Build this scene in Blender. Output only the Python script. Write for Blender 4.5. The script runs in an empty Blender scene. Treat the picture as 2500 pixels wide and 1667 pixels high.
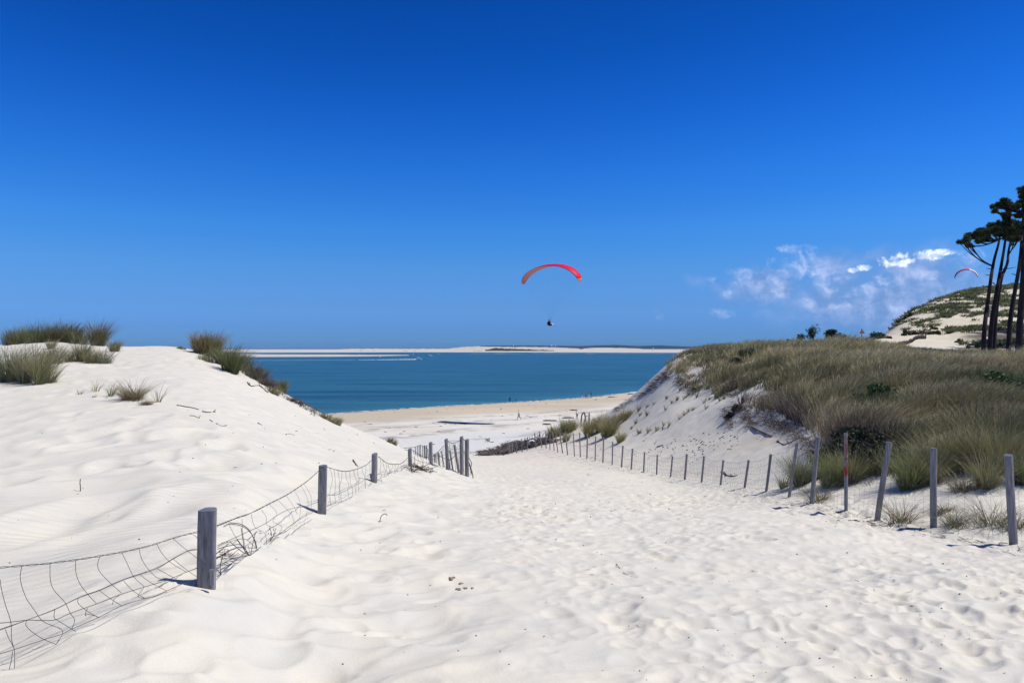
import bpy, math, random
import numpy as np
from math import radians, sin, cos, pi, sqrt, atan2
from mathutils import Vector, noise as mnoise

# ------------------------------------------------------------------ camera, sky, sun, exposure
SC = bpy.context.scene
COL = SC.collection
F, CU, HV, ZC = 1667.0, 1250.0, 849.0, 14.0          # focal length and horizon in photo pixels, eye height
cam_d = bpy.data.cameras.new('camera'); cam = bpy.data.objects.new('camera', cam_d); COL.objects.link(cam)
cam.location = (0, 0, ZC); cam.rotation_euler = (radians(90), 0, 0)
cam_d.sensor_width = 36.0; cam_d.lens = 24.0; cam_d.shift_y = (HV-833.5)/2500.0
cam_d.clip_start = 0.05; cam_d.clip_end = 60000
SC.camera = cam
SC.view_settings.view_transform = 'Standard'; SC.view_settings.look = 'None'
SC.view_settings.exposure = 0.13; SC.view_settings.gamma = 1.0; SC.view_settings.use_curve_mapping = False

SUN_AZ, SUN_EL = radians(-5), radians(59)            # azimuth counted from +X (right) towards +Y (away)
S = Vector((cos(SUN_AZ)*cos(SUN_EL), sin(SUN_AZ)*cos(SUN_EL), sin(SUN_EL)))
sun_d = bpy.data.lights.new('sun', 'SUN'); sun_d.energy = 4.4; sun_d.angle = radians(0.53); sun_d.color = (1.0, 0.945, 0.85)
sun = bpy.data.objects.new('sun', sun_d); COL.objects.link(sun)
sun.rotation_euler = S.to_track_quat('Z', 'Y').to_euler(); sun.location = (30, 10, 60)

class NT:
    """tiny helper for building node trees from expressions"""
    def __init__(s, nt): s.nt = nt
    def n(s, t, **k):
        a = s.nt.nodes.new(t)
        for q, v in k.items(): setattr(a, q, v)
        return a
    def put(s, sock, v):
        if v is None: return
        if isinstance(v, bpy.types.NodeSocket): s.nt.links.new(v, sock)
        else: sock.default_value = v
    def m(s, op, a, b=None, c=None, clamp=False):
        q = s.n('ShaderNodeMath', operation=op, use_clamp=clamp)
        for i, v in enumerate((a, b, c)): s.put(q.inputs[i], v)
        return q.outputs[0]
    def mix(s, f, a, b, blend='MIX'):
        q = s.n('ShaderNodeMix', data_type='RGBA', blend_type=blend)
        s.put(q.inputs[0], f); s.put(q.inputs[6], a if isinstance(a, bpy.types.NodeSocket) else tuple(a)+(1,)*(4-len(a)))
        s.put(q.inputs[7], b if isinstance(b, bpy.types.NodeSocket) else tuple(b)+(1,)*(4-len(b)))
        return q.outputs[2]
    def ramp(s, f, stops):
        q = s.n('ShaderNodeValToRGB'); s.put(q.inputs[0], f)
        e = q.color_ramp.elements
        while len(e) < len(stops): e.new(0.5)
        for i, (p, c) in enumerate(stops):
            e[i].position = p; e[i].color = tuple(c)+(1,)*(4-len(c)) if not isinstance(c, (int, float)) else (c, c, c, 1)
        return q.outputs[0]
    def sstep(s, x, a, b, lo=0.0, hi=1.0):
        q = s.n('ShaderNodeMapRange', interpolation_type='SMOOTHSTEP')
        s.put(q.inputs[0], x); q.inputs[1].default_value = a; q.inputs[2].default_value = b
        q.inputs[3].default_value = lo; q.inputs[4].default_value = hi
        return q.outputs[0]
    def noise(s, vec, scale, detail=4, rough=0.55, dim='3D', dist=0.0):
        q = s.n('ShaderNodeTexNoise', noise_dimensions=dim); s.put(q.inputs['Vector'], vec)
        q.inputs['Scale'].default_value = scale; q.inputs['Detail'].default_value = detail
        q.inputs['Roughness'].default_value = rough; q.inputs['Distortion'].default_value = dist
        return q.outputs[0]
    def xyz(s, x, y, z=0.0):
        q = s.n('ShaderNodeCombineXYZ')
        for i, v in enumerate((x, y, z)): s.put(q.inputs[i], v)
        return q.outputs[0]

W = bpy.data.worlds.new("World"); SC.world = W; W.use_nodes = True
wt = W.node_tree; wt.nodes.clear(); w = NT(wt)
sky = w.n('ShaderNodeTexSky', sky_type='NISHITA'); sky.sun_disc = False
sky.sun_elevation = SUN_EL; sky.sun_rotation = radians(90)-SUN_AZ
sky.air_density = 1.0; sky.dust_density = 0.3; sky.ozone_density = 3.0; sky.altitude = 100
hs = w.n('ShaderNodeHueSaturation'); hs.inputs['Hue'].default_value = SKY_HUE = 0.515; hs.inputs['Saturation'].default_value = 1.35
hs.inputs['Value'].default_value = 1.0; w.put(hs.inputs['Color'], sky.outputs[0])
tc = w.n('ShaderNodeTexCoord'); sp = w.n('ShaderNodeSeparateXYZ'); w.put(sp.inputs[0], tc.outputs['Generated'])
SKYRAMP = [(0.0, (0.160, 0.478, 1.36)), (0.028, (0.176, 0.463, 1.309)), (0.056, (0.221, 0.515, 1.147)), (0.113, (0.307, 0.719, 1.166)), (0.168, (0.281, 0.850, 1.296)), (0.248, (0.202, 0.837, 1.357)),
           (0.323, (0.120, 0.729, 1.274)), (0.392, (0.073, 0.626, 1.106)), (0.45, (0.06, 0.564, 0.99)), (0.72, (0.55, 0.60, 0.62))]
SKYRAMP = [(p_, (c_[0]*0.53, c_[1]*0.445, c_[2]*0.435)) for p_, c_ in SKYRAMP]
zz = w.m('MAXIMUM', sp.outputs[2], 0.0)
skyc = w.mix(1.0, hs.outputs[0], w.mix(1.0, w.ramp(zz, SKYRAMP), (2, 2, 2), 'MULTIPLY'), 'MULTIPLY')
# far cumulus bank low over the land on the right, built on the sky direction
ty = w.m('MAXIMUM', sp.outputs[1], 0.02)
ct = w.m('DIVIDE', sp.outputs[0], ty); ce = w.m('DIVIDE', sp.outputs[2], ty)
def gauss(cx, cy, rx, ry):
    a = w.m('DIVIDE', w.m('SUBTRACT', ct, cx), rx); b = w.m('DIVIDE', w.m('SUBTRACT', ce, cy), ry)
    return w.m('SUBTRACT', 1.0, w.m('ADD', w.m('MULTIPLY', a, a), w.m('MULTIPLY', b, b)))
n_big = w.noise(w.xyz(ct, w.m('MULTIPLY', ce, 1.5)), 9.0, 5, 0.55)
n_f = w.noise(w.xyz(ct, w.m('MULTIPLY', ce, 1.15)), 34.0, 8, 0.60, dist=0.4)
n_g = w.noise(w.xyz(w.m('ADD', ct, 0.0035), w.m('ADD', w.m('MULTIPLY', ce, 1.15), 0.0055)), 34.0, 8, 0.60, dist=0.4)
env = w.m('MAXIMUM', gauss(0.555, 0.078, 0.19, 0.072), w.m('SUBTRACT', gauss(0.37, 0.090, 0.11, 0.036), 0.30))
veil = w.m('MULTIPLY', w.sstep(w.m('ADD', w.m('MULTIPLY', env, 0.62), w.m('MULTIPLY', w.m('SUBTRACT', n_big, 0.5), 2.0)), -0.15, 0.75), 0.92)
lit = w.sstep(w.m('SUBTRACT', n_f, n_g), -0.03, 0.07)
def puff_group(L, wt_n, a, b):
    g = None
    for cx, cy, rx, ry in L:
        q = w.m('MAXIMUM', gauss(cx, cy, rx, ry), -3.0); g = q if g is None else w.m('MAXIMUM', g, q)
    return w.sstep(w.m('ADD', w.m('MULTIPLY', g, 0.42), w.m('MULTIPLY', w.m('SUBTRACT', n_f, 0.5), wt_n)), a, b)
soft = puff_group([(0.420, 0.128, 0.046, 0.020), (0.405, 0.142, 0.020, 0.012), (0.437, 0.140, 0.018, 0.013), (0.330, 0.104, 0.044, 0.013), (0.372, 0.096, 0.03, 0.010), (0.310, 0.054, 0.024, 0.010), (0.316, 0.076, 0.008, 0.010), (0.600, 0.107, 0.048, 0.010), (0.630, 0.112, 0.02, 0.009),
    (0.452, 0.092, 0.016, 0.020), (0.462, 0.078, 0.014, 0.014), (0.480, 0.100, 0.015, 0.012), (0.440, 0.066, 0.022, 0.008), (0.475, 0.060, 0.03, 0.008), (0.395, 0.082, 0.02, 0.010), (0.555, 0.056, 0.03, 0.006), (0.668, 0.128, 0.03, 0.02), (0.215, 0.045, 0.010, 0.010), (0.50, 0.085, 0.05, 0.012), (0.545, 0.098, 0.04, 0.010), (0.42, 0.11, 0.06, 0.012)], 2.3, 0.0, 0.95)
hard = puff_group([(0.560, 0.1275, 0.020, 0.008), (0.600, 0.1355, 0.040, 0.0085), (0.575, 0.130, 0.020, 0.011), (0.632, 0.139, 0.020, 0.006), (0.545, 0.126, 0.0125, 0.009), (0.518, 0.1165, 0.014, 0.005), (0.500, 0.1135, 0.008, 0.004)], 2.3, 0.0, 0.55)
mott = w.sstep(w.m('ADD', w.m('MULTIPLY', n_f, 0.55), w.m('MULTIPLY', n_big, 0.45)), 0.42, 0.62)
c1 = w.mix(veil, skyc, w.mix(mott, (1.5, 2.7, 5.4), (3.0, 4.1, 7.0)))
c2 = w.mix(w.m('MULTIPLY', soft, w.m('ADD', 0.34, w.m('MULTIPLY', lit, 0.34))), c1, (4.8, 5.8, 8.4))
c2 = w.mix(w.m('MULTIPLY', hard, w.m('ADD', 0.45, w.m('MULTIPLY', lit, 0.55))), c2, (9.0, 9.8, 11.2))
front = w.sstep(sp.outputs[1], 0.05, 0.2)
final = w.mix(front, skyc, c2)
bg = w.n('ShaderNodeBackground'); bg.inputs['Strength'].default_value = 0.11; w.put(bg.inputs['Color'], final)
wo = w.n('ShaderNodeOutputWorld'); wt.links.new(bg.outputs[0], wo.inputs[0])

# ------------------------------------------------------------------ helpers
random.seed(7); RNG = np.random.default_rng(11)
def P(u, v, d): return Vector(((u-CU)/F*d, d, ZC-(v-HV)/F*d))

def _h(ix, iy, seed):
    with np.errstate(over='ignore'):
        a = (ix.astype(np.int64)*374761393 + iy.astype(np.int64)*668265263 + seed*2147483647) & 0xffffffff
        a = ((a ^ (a >> 13))*1274126177) & 0xffffffff
        a = (a ^ (a >> 16)); a = (a*2246822519) & 0xffffffff; a = a ^ (a >> 15)
    return (a & 0xffffff)/float(0x1000000)
def vn(x, y, seed=0):
    xi = np.floor(x); yi = np.floor(y); fx = x-xi; fy = y-yi
    fx = fx*fx*fx*(fx*(fx*6-15)+10); fy = fy*fy*fy*(fy*(fy*6-15)+10)
    a = _h(xi, yi, seed); b = _h(xi+1, yi, seed); c = _h(xi, yi+1, seed); d = _h(xi+1, yi+1, seed)
    return (a+(b-a)*fx)*(1-fy)+(c+(d-c)*fx)*fy
def fbm(x, y, seed=0, o=4, g=0.5):
    r = 0; a = 1; t = 0
    for i in range(o):
        r = r+a*(vn(x, y, seed+i)-0.5); t += a; a *= g; x = x*2.03+17.1; y = y*2.03+5.7
    return r/t*2
def dents(x, y, seed, elong=1.6, fill=1.0, soft=False):
    """overlapping scooped hollows, one per cell, each its own size and heading"""
    xi = np.floor(x); yi = np.floor(y); r = np.zeros_like(x)
    for i in (-1, 0, 1):
        for j in (-1, 0, 1):
            cx = xi+i; cy = yi+j
            px = cx+_h(cx, cy, seed); py = cy+_h(cx, cy, seed+1)
            an = _h(cx, cy, seed+2)*pi; sz = 0.34+0.40*_h(cx, cy, seed+3); dp = (0.35+0.65*_h(cx, cy, seed+4))*(_h(cx, cy, seed+5) < fill)
            dx = x-px; dy = y-py; ca = np.cos(an); sa = np.sin(an)
            a = (dx*ca+dy*sa)/(sz*elong**0.5); b = (-dx*sa+dy*ca)/(sz/elong**0.5)
            q = a*a+b*b
            # scoop: deeper on one end, with a small thrown rim
            prof = np.where(q < 1, -(1-q)**(1.6 if soft else 1.05)*(1+0.5*a), 0.0)+0.28*np.exp(-((np.sqrt(q)-1.12)/0.2)**2)
            r = r+prof*dp
    return r
def ss(x, a, b):
    t = np.clip((x-a)/(b-a), 0, 1); return t*t*(3-2*t)

# ------------------------------------------------------------------ the terrain: control points (photo column, photo row, metres away)
cols = {
 -900: [(1700,2.6),(1500,4.2),(1300,6.6),(1100,12),(930,20),(870,28),(848,40),(900,60),(1050,90)],
 -350: [(1680,3.2),(1500,4.8),(1300,7),(1100,12.5),(930,21),(868,30),(842,38),(880,56),(1060,85)],
 0:    [(1625,3.9),(1450,5.4),(1300,7),(1100,13),(1000,18),(930,23),(870,30),(843,37),(880,52),(980,70),(1100,90)],
 130:  [(1560,4.1),(1400,5.8),(1150,11),(1000,17.5),(938,22.5),(880,28),(834,36),(880,50),(980,68),(1100,90)],
 300:  [(1800,3.2),(1500,4.4),(1350,6.0),(1200,9.3),(1050,15),(950,21.5),(900,27),(852,38),(885,50),(990,70),(1120,90)],
 470:  [(1800,3.4),(1550,4.2),(1427,5.0),(1300,6.6),(1150,11),(1020,17),(930,24),(885,30),(852,37),(900,50),(1010,68),(1120,90)],
 600:  [(1600,4.2),(1400,5.7),(1300,6.9),(1200,9.3),(1100,14),(1000,21),(950,27),(913,32),(960,42),(1060,60),(1130,90)],
 720:  [(1700,4.0),(1450,5.8),(1300,8.6),(1200,11.5),(1100,17),(1040,22),(1000,27),(976,31),(1030,42),(1090,60),(1130,90)],
 787:  [(1250,10.4)], 914: [(1172,15.5)], 1001: [(1137,22)],
 850:  [(1700,4.0),(1450,6.2),(1300,9.2),(1200,13),(1130,18),(1080,23),(1055,27),(1041,30),(1075,40),(1105,60),(1140,90)],
 960:  [(1400,7.0),(1250,11.6),(1160,17.5),(1115,24),(1094,28),(1084,30.5),(1105,38),(1113,58),(1130,90)],
 1040: [(1700,3.8),(1400,7.0),(1200,15.5),(1140,22),(1119,25.5),(1132,29),(1124,38),(1116,55),(1116,80)],
 1100: [(1500,5.6),(1250,12.8),(1170,20.5),(1147,25),(1152,28.5),(1133,38),(1117,55),(1110,76)],
 1160: [(1750,3.5),(1600,4.4),(1400,7.2),(1250,13),(1172,25),(1146,33),(1128,44),(1113,62),(1109,78)],
 1250: [(1750,3.5),(1600,4.4),(1400,7.2),(1250,13.2),(1180,23.5),(1142,38),(1122,54),(1110,67),(1108,78)],
 1330: [(1500,5.5),(1300,10.5),(1160,30),(1118,51),(1096,60),(1072,69),(1060,76),(1085,88)],
 1400: [(1600,4.5),(1400,7.3),(1250,13.6),(1150,34),(1114,50),(1085,60),(1060,68),(1041,74),(1052,82),(1090,95)],
 1470: [(1400,7.3),(1250,13.8),(1160,30),(1129,43),(1092,52),(1052,62),(1012,71),(1025,80),(1085,95)],
 1550: [(1700,3.8),(1500,5.6),(1300,11),(1190,24),(1148,35),(1100,44),(1050,53),(1000,62),(963,70),(990,79),(1080,92)],
 1605: [(1157,32),(1100,41),(1050,47),(1000,54),(950,61),(915,66),(960,76),(1080,92)],
 1645: [(1164,30),(1100,38),(1050,44),(1000,50),(952,56),(912,59.5),(882,63),(876,69),(930,80),(1080,95)],
 1720: [(1500,5.6),(1300,10.4),(1177,25.6),(1120,31.5),(1060,38),(1000,44),(955,50),(925,53),(885,58),(862,64),(868,74),(960,90),(1100,110)],
 1820: [(1700,3.9),(1400,7.4),(1250,14),(1191,21.3),(1140,25),(1080,30),(1030,34),(1003,36.3),(978,38.5),(940,43),(890,51),(856,59),(852,66),(880,82),(1000,110)],
 1920: [(1300,10.5),(1212,17.3),(1160,20.5),(1100,24.5),(1060,27.3),(1038,28.7),(1000,31),(960,35),(900,45),(862,56),(849,65),(862,85),(930,110)],
 2060: [(1600,4.7),(1400,7.5),(1300,10.6),(1245,14),(1205,15.6),(1180,16.8),(1150,17.8),(1110,19.2),(1060,21.5),(1000,25.5),(940,32.5),(880,45),(848,61),(852,78),(850,110),(900,150)],
 2130: [(1262,13.1),(835,135),(845,160)],
 2200: [(1278,12.3),(1235,13.5),(1190,14.8),(1140,16.3),(1080,18.7),(1000,23.7),(920,33.5),(872,47),(857,60),(855,78),(846,95),(835,112),(817,130),(790,148),(772,165),(790,185),(850,230)],
 2300: [(1700,3.9),(1500,5.7),(1400,7.3),(1294,11.6),(868,52),(860,70),(852,90),(838,108),(808,130),(775,148),(738,168),(728,180),(740,210),(830,260)],
 2350: [(1303,11.1),(1255,12.1),(1200,13.4),(1140,15),(1070,18),(1000,22),(930,30.5),(885,42),(869,55),(862,70),(852,88),(838,105),(806,128),(765,150),(725,172),(716,184),(730,215)],
 2420: [(1312,10.8),(862,66),(838,104),(805,126),(760,148),(712,176),(705,188),(720,220)],
 2500: [(1800,3.3),(1500,5.7),(1400,7.5),(1340,9.9),(1290,11),(1220,12.4),(1150,14.2),(1080,17),(1000,21.5),(930,29),(888,40),(874,54),(864,70),(850,88),(836,103),(803,125),(760,148),(707,178),(700,190),(715,225),(800,300)],
 2850: [(1700,3.9),(1450,6.4),(1300,10.5),(1200,13.5),(1080,17.5),(960,26),(890,42),(872,58),(860,80),(830,105),(770,145),(690,190),(710,240)],
 3400: [(1700,3.9),(1450,6.4),(1300,10.5),(1180,14),(1060,19),(960,28),(890,45),(868,70),(830,105),(760,150),(680,200)],
}
T0, S0, Q0 = [], [], []
for u, L in cols.items():
    for v, d in L: T0.append((u-CU)/F); S0.append(math.log(d)); Q0.append((v-HV)/F)
for t in (-1.6, -1.0, -0.5, 0, 0.5, 1.0, 1.6):
    for d, dr in ((1.2, 1.42), (2.2, 1.52 if t > -0.3 else 1.48)):
        T0.append(t); S0.append(math.log(d)); Q0.append(dr/d)
for t in (-1.6, -1.0, -0.6, -0.3, -0.1, 0.1, 0.25):
    for d in (130, 200, 330):
        T0.append(t); S0.append(math.log(d)); Q0.append(0.19 if d < 150 else 0.16)
for t, qs in ((0.33, .13), (0.42, .09), (0.5, .05), (0.62, .03), (0.75, .03), (1.1, 0.0), (1.5, 0.0)):
    T0.append(t); S0.append(math.log(360)); Q0.append(qs)
T0 = np.array(T0)*1.6; S0 = np.array(S0); Q0 = np.array(Q0)
# drop below the eye, damped near the camera where drop/d grows large
def tps(r2): return np.where(r2 > 0, 0.5*r2*np.log(np.maximum(r2, 1e-12)), 0)
G0 = Q0*np.exp(S0)/(1+0.12*np.exp(S0))
_n = len(T0)
K = tps((T0[:, None]-T0)**2+(S0[:, None]-S0)**2)+np.eye(_n)*2e-3
Pm = np.stack([np.ones(_n), T0, S0], 1)
Asys = np.block([[K, Pm], [Pm.T, np.zeros((3, 3))]])
wts = np.linalg.solve(Asys, np.concatenate([G0, np.zeros(3)]))
def base_drop(t, s):
    out = np.empty(t.shape); tf = t.ravel()*1.6; sf = s.ravel(); o = out.ravel()
    for i in range(0, tf.size, 20000):
        a = tf[i:i+20000]; b = sf[i:i+20000]
        o[i:i+20000] = tps((a[:, None]-T0)**2+(b[:, None]-S0)**2) @ wts[:_n]+wts[_n]+wts[_n+1]*a+wts[_n+2]*b
    return o.reshape(t.shape)
SHX = np.array([-400, -150, -80, -39, -20, 0, 22, 39.5, 55, 90, 400]); SHY = np.array([-60, 55, 105, 145, 161, 175, 193, 216, 236, 270, 420])
def shore(x, y): return (np.interp(x, SHX, SHY)-y)*0.75         # metres inland of the waterline
def beach_z(x, y):
    d = shore(x, y)
    return np.where(d > 0, 1.35*(1-np.exp(-np.maximum(d, 0)/34.0)), np.maximum(d*0.06, -3.0))
def smax(a, b, k):
    h = np.clip(0.5+0.5*(a-b)/k, 0, 1); return b+(a-b)*h+k*h*(1-h)
def terrain(x, y, micro=True):
    x = np.asarray(x, float); y = np.asarray(y, float)
    d = np.maximum(y, 1.2); t = np.clip(x/d, -1.6, 1.6)
    s = np.log(np.minimum(d, 360))
    drop = base_drop(t, s)*(1+0.12*np.exp(s))
    drop = np.where(d > 360, drop+(d-360)*0.2, drop)
    z0 = ZC-drop
    bz = beach_z(x, y)
    z = smax(z0, bz, 1.2)
    if not micro: return z
    dune = ss(z0-bz, -0.6, 1.5)
    near = 1-ss(d, 60, 140)
    xl = 0.55-0.078*(d-4)+0.5*fbm(x*0.25, y*0.25, 5)
    path = ss(x, xl-1.1, xl+0.4)*(1-ss(x, np.interp(d, [4, 10, 17, 30, 45, 60, 75], [9, 7.9, 7.1, 7.0, 5.3, 2.8, 0.5]), np.interp(d, [4, 10, 17, 30, 45, 60, 75], [9, 7.9, 7.1, 7.0, 5.3, 2.8, 0.5])+0.8))
    left = 1-ss(x, xl-1.2, xl)
    wx = x+0.09*fbm(x*1.3, y*1.3, 40, 2); wy = y+0.09*fbm(x*1.3+9, y*1.3, 41, 2)
    trod = np.clip(0.75+0.9*fbm(x*0.45, y*0.3, 45, 3), 0.35, 1.25)
    foot = 0.8*dents(wx/0.62+3, wy/0.55, 151, 1.8, 0.35, True)+trod*dents(wx/0.31, wy/0.31, 101, 1.6)+0.8*trod*dents(wx/0.23+0.5, wy/0.23+0.37, 131, 1.5, 0.8)
    z = z+path*near*dune*(0.040*foot+0.045*fbm(x*0.7, y*0.7, 50, 3))
    # softer wind-worn tracks on the bank left of the path, stretched down-slope
    ang = radians(-32); ax = x*cos(ang)-y*sin(ang); ay = x*sin(ang)+y*cos(ang)
    big = dents(ax/1.1, ay/0.62, 201, 1.5, 0.8, True)
    bank = left*near*ss(x, -3.8-0.03*d, -2.2-0.03*d)
    z = z+bank*(0.075*big+0.06*fbm(x*0.9, y*0.9, 60, 3)+0.036*dents(ax/0.42, ay/0.3, 205, 1.4, 0.85, True))
    far_l = left*near*(1-ss(x, -3.4-0.03*d, -2.0-0.03*d))
    pits = dents(wx/1.15, wy/1.5, 301, 1.4, 0.75, True)*(1-ss(y, 14, 20))
    hum = dents(x/0.7, y/0.8, 331, 1.6, 0.55, True)*ss(y, 12, 18)
    z = z+far_l*dune*(0.13*pits*ss(-x, 2.4, 4.0)+0.035*hum+0.030*dents(wx/0.55, wy/0.62, 341, 1.6, 0.6, True)*ss(fbm(x*0.5, y*0.5, 345, 2), -0.2, 0.3)+0.07*fbm(x*0.35, y*0.35, 70, 4))
    rs = (1-path)*ss(x, 3, 6)*near*dune
    z = z+rs*(0.12*fbm(x*0.45, y*0.45, 80, 4)+0.02*dents(x/0.6, y/0.6, 90, 1.5, 0.7, True))
    z = z+ss(x, 9, 14)*ss(y, 13, 20)*(1-ss(y, 60, 85))*0.38*fbm(x*0.2, y*0.2, 88, 3)
    z = z+ss(d, 80, 120)*dune*(0.8*fbm(x*0.08, y*0.08, 95, 5)+0.25*fbm(x*0.4, y*0.4, 97, 3))
    z = z+(1-dune)*ss(shore(x, y), 2, 30)*0.12*fbm(x*0.06+3, y*0.12, 99, 4)
    return z
def gz(x, y): return float(terrain(np.array([x]), np.array([y]))[0])
def hit(u, v, dmin=2.5, dmax=150.0):
    """where the sight line of photo pixel (u, v) first meets the ground beyond dmin metres"""
    d = np.exp(np.linspace(math.log(dmin), math.log(dmax), 70)); x = (u-CU)/F*d; zr = ZC-(v-HV)/F*d; g = terrain(x, d, micro=False)-zr
    k = np.nonzero((g[1:] >= 0) & (g[:-1] < 0))[0]; i = int(k[0]) if len(k) else int(np.argmin(np.abs(g)))
    d = np.exp(np.linspace(math.log(d[max(i-2, 0)]), math.log(d[min(i+3, 69)]), 60)); x = (u-CU)/F*d; zr = ZC-(v-HV)/F*d; g = terrain(x, d)-zr
    k = np.nonzero((g[1:] >= 0) & (g[:-1] < 0))[0]
    if len(k) == 0:
        i = int(np.argmin(np.abs(g))); return Vector((x[i], d[i], ZC-(v-HV)/F*d[i]+g[i]))
    i = int(k[0]); f = -g[i]/(g[i+1]-g[i]); dd = d[i]+(d[i+1]-d[i])*f; xx = (u-CU)/F*dd
    return Vector((xx, dd, ZC-(v-HV)/F*dd))

def put(obj, label=None, cat=None, group=None, kind=None):
    if label: obj['label'] = label
    if cat: obj['category'] = cat
    if group: obj['group'] = group
    if kind: obj['kind'] = kind
    return obj
def np_mesh(name, V, faces4=None, faces3=None, col=None, mat=None, smooth=True, mi=None):
    me = bpy.data.meshes.new(name); me.vertices.add(len(V)); me.vertices.foreach_set('co', np.ascontiguousarray(V, dtype=np.float32).ravel())
    n4 = 0 if faces4 is None else len(faces4); n3 = 0 if faces3 is None else len(faces3)
    lt = np.concatenate([np.full(n4, 4, np.int32), np.full(n3, 3, np.int32)])
    ls = np.concatenate([[0], np.cumsum(lt)[:-1]]).astype(np.int32)
    vi = np.concatenate([np.asarray(f, np.int32).ravel() for f in (faces4, faces3) if f is not None and len(f)])
    me.loops.add(len(vi)); me.loops.foreach_set('vertex_index', vi)
    me.polygons.add(len(lt)); me.polygons.foreach_set('loop_start', ls); me.polygons.foreach_set('loop_total', lt)
    if mi is not None: me.polygons.foreach_set('material_index', mi)
    me.polygons.foreach_set('use_smooth', np.full(len(lt), smooth))
    me.update(calc_edges=True)
    if col is not None:
        a = me.color_attributes.new('Col', 'FLOAT_COLOR', 'POINT')
        c = np.ones((len(V), 4), np.float32); c[:, :col.shape[1]] = col; a.data.foreach_set('color', c.ravel())
    for m_ in (mat if isinstance(mat, (list, tuple)) else [mat]): 
        if m_: me.materials.append(m_)
    return me
def link(name, me, loc=(0, 0, 0), parent=None):
    o = bpy.data.objects.new(name, me); COL.objects.link(o); o.location = loc
    if parent: o.parent = parent
    return o
def root(name, loc, label, cat, group=None):
    o = bpy.data.objects.new(name, None); COL.objects.link(o); o.location = loc; o.empty_display_size = 0.3
    return put(o, label, cat, group)

class MB:
    """collects world-space shapes; build() links them as one mesh object"""
    def __init__(s): s.v = []; s.f = []; s.mi = []
    def add(s, v, f, mi=0):
        o = len(s.v); s.v += [tuple(p) for p in v]; s.f += [tuple(i+o for i in q) for q in f]; s.mi += [mi]*len(f)
    def tube(s, pts, rad, n=6, mi=0, caps=True, jit=0.0):
        pts = [Vector(p) for p in pts]; m_ = len(pts)
        if m_ < 2: return
        rad = rad if isinstance(rad, (list, tuple)) else [rad]*m_
        vs = []; up = None
        for i, p in enumerate(pts):
            t = (pts[min(i+1, m_-1)]-pts[max(i-1, 0)])
            t = t.normalized() if t.length > 1e-9 else Vector((0, 0, 1))
            if up is None: up = t.orthogonal().normalized()
            up = (up-t*up.dot(t)); up = up.normalized() if up.length > 1e-6 else t.orthogonal().normalized()
            b = t.cross(up)
            for k in range(n):
                a = 2*pi*k/n; r = rad[i]*(1+jit*random.uniform(-1, 1)); vs.append(p+(up*cos(a)+b*sin(a))*r)
        fs = [(i*n+k, i*n+(k+1) % n, (i+1)*n+(k+1) % n, (i+1)*n+k) for i in range(m_-1) for k in range(n)]
        if caps: fs += [tuple(range(n-1, -1, -1)), tuple((m_-1)*n+k for k in range(n))]
        s.add(vs, fs, mi)
    def box(s, c, hx, hy, hz, rz=0, mi=0, taper=1.0):
        c = Vector(c); vs = []
        for z, q in ((-hz, 1), (hz, taper)):
            for x, y in ((-hx, -hy), (hx, -hy), (hx, hy), (-hx, hy)):
                x *= q; y *= q; vs.append(c+Vector((x*cos(rz)-y*sin(rz), x*sin(rz)+y*cos(rz), z)))
        s.add(vs, [(3, 2, 1, 0), (4, 5, 6, 7), (0, 1, 5, 4), (1, 2, 6, 5), (2, 3, 7, 6), (3, 0, 4, 7)], mi)
    def ell(s, c, rx, ry, rz, nu=10, nv=7, mi=0, jit=0):
        c = Vector(c); vs = [c+Vector((0, 0, rz))]
        for j in range(1, nv):
            for i in range(nu):
                a = 2*pi*i/nu; b = pi*j/nv; q = 1+jit*random.uniform(-1, 1)
                vs.append(c+Vector((rx*sin(b)*cos(a)*q, ry*sin(b)*sin(a)*q, rz*cos(b)*q)))
        vs.append(c-Vector((0, 0, rz))); L = len(vs)-1
        fs = [(0, 1+i, 1+(i+1) % nu) for i in range(nu)]
        fs += [(1+j*nu+i, 1+(j+1)*nu+i, 1+(j+1)*nu+(i+1) % nu, 1+j*nu+(i+1) % nu) for j in range(nv-2) for i in range(nu)]
        fs += [(L, 1+(nv-2)*nu+(i+1) % nu, 1+(nv-2)*nu+i) for i in range(nu)]
        s.add(vs, fs, mi)
    def build(s, name, mats, parent=None, loc=None, smooth=True):
        me = bpy.data.meshes.new(name)
        o0 = Vector(loc) if loc is not None else (Vector(parent.matrix_basis.translation) if parent else Vector((0, 0, 0)))
        if parent and loc is None:
            pp = parent.parent
            while pp: o0 = o0+pp.matrix_basis.translation; pp = pp.parent
        me.from_pydata([tuple(Vector(p)-o0) for p in s.v], [], s.f); me.update()
        me.polygons.foreach_set('material_index', s.mi); me.polygons.foreach_set('use_smooth', [smooth]*len(s.f))
        for m_ in (mats if isinstance(mats, (list, tuple)) else [mats]): me.materials.append(m_)
        return link(name, me, (0, 0, 0) if parent else o0, parent)

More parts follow.
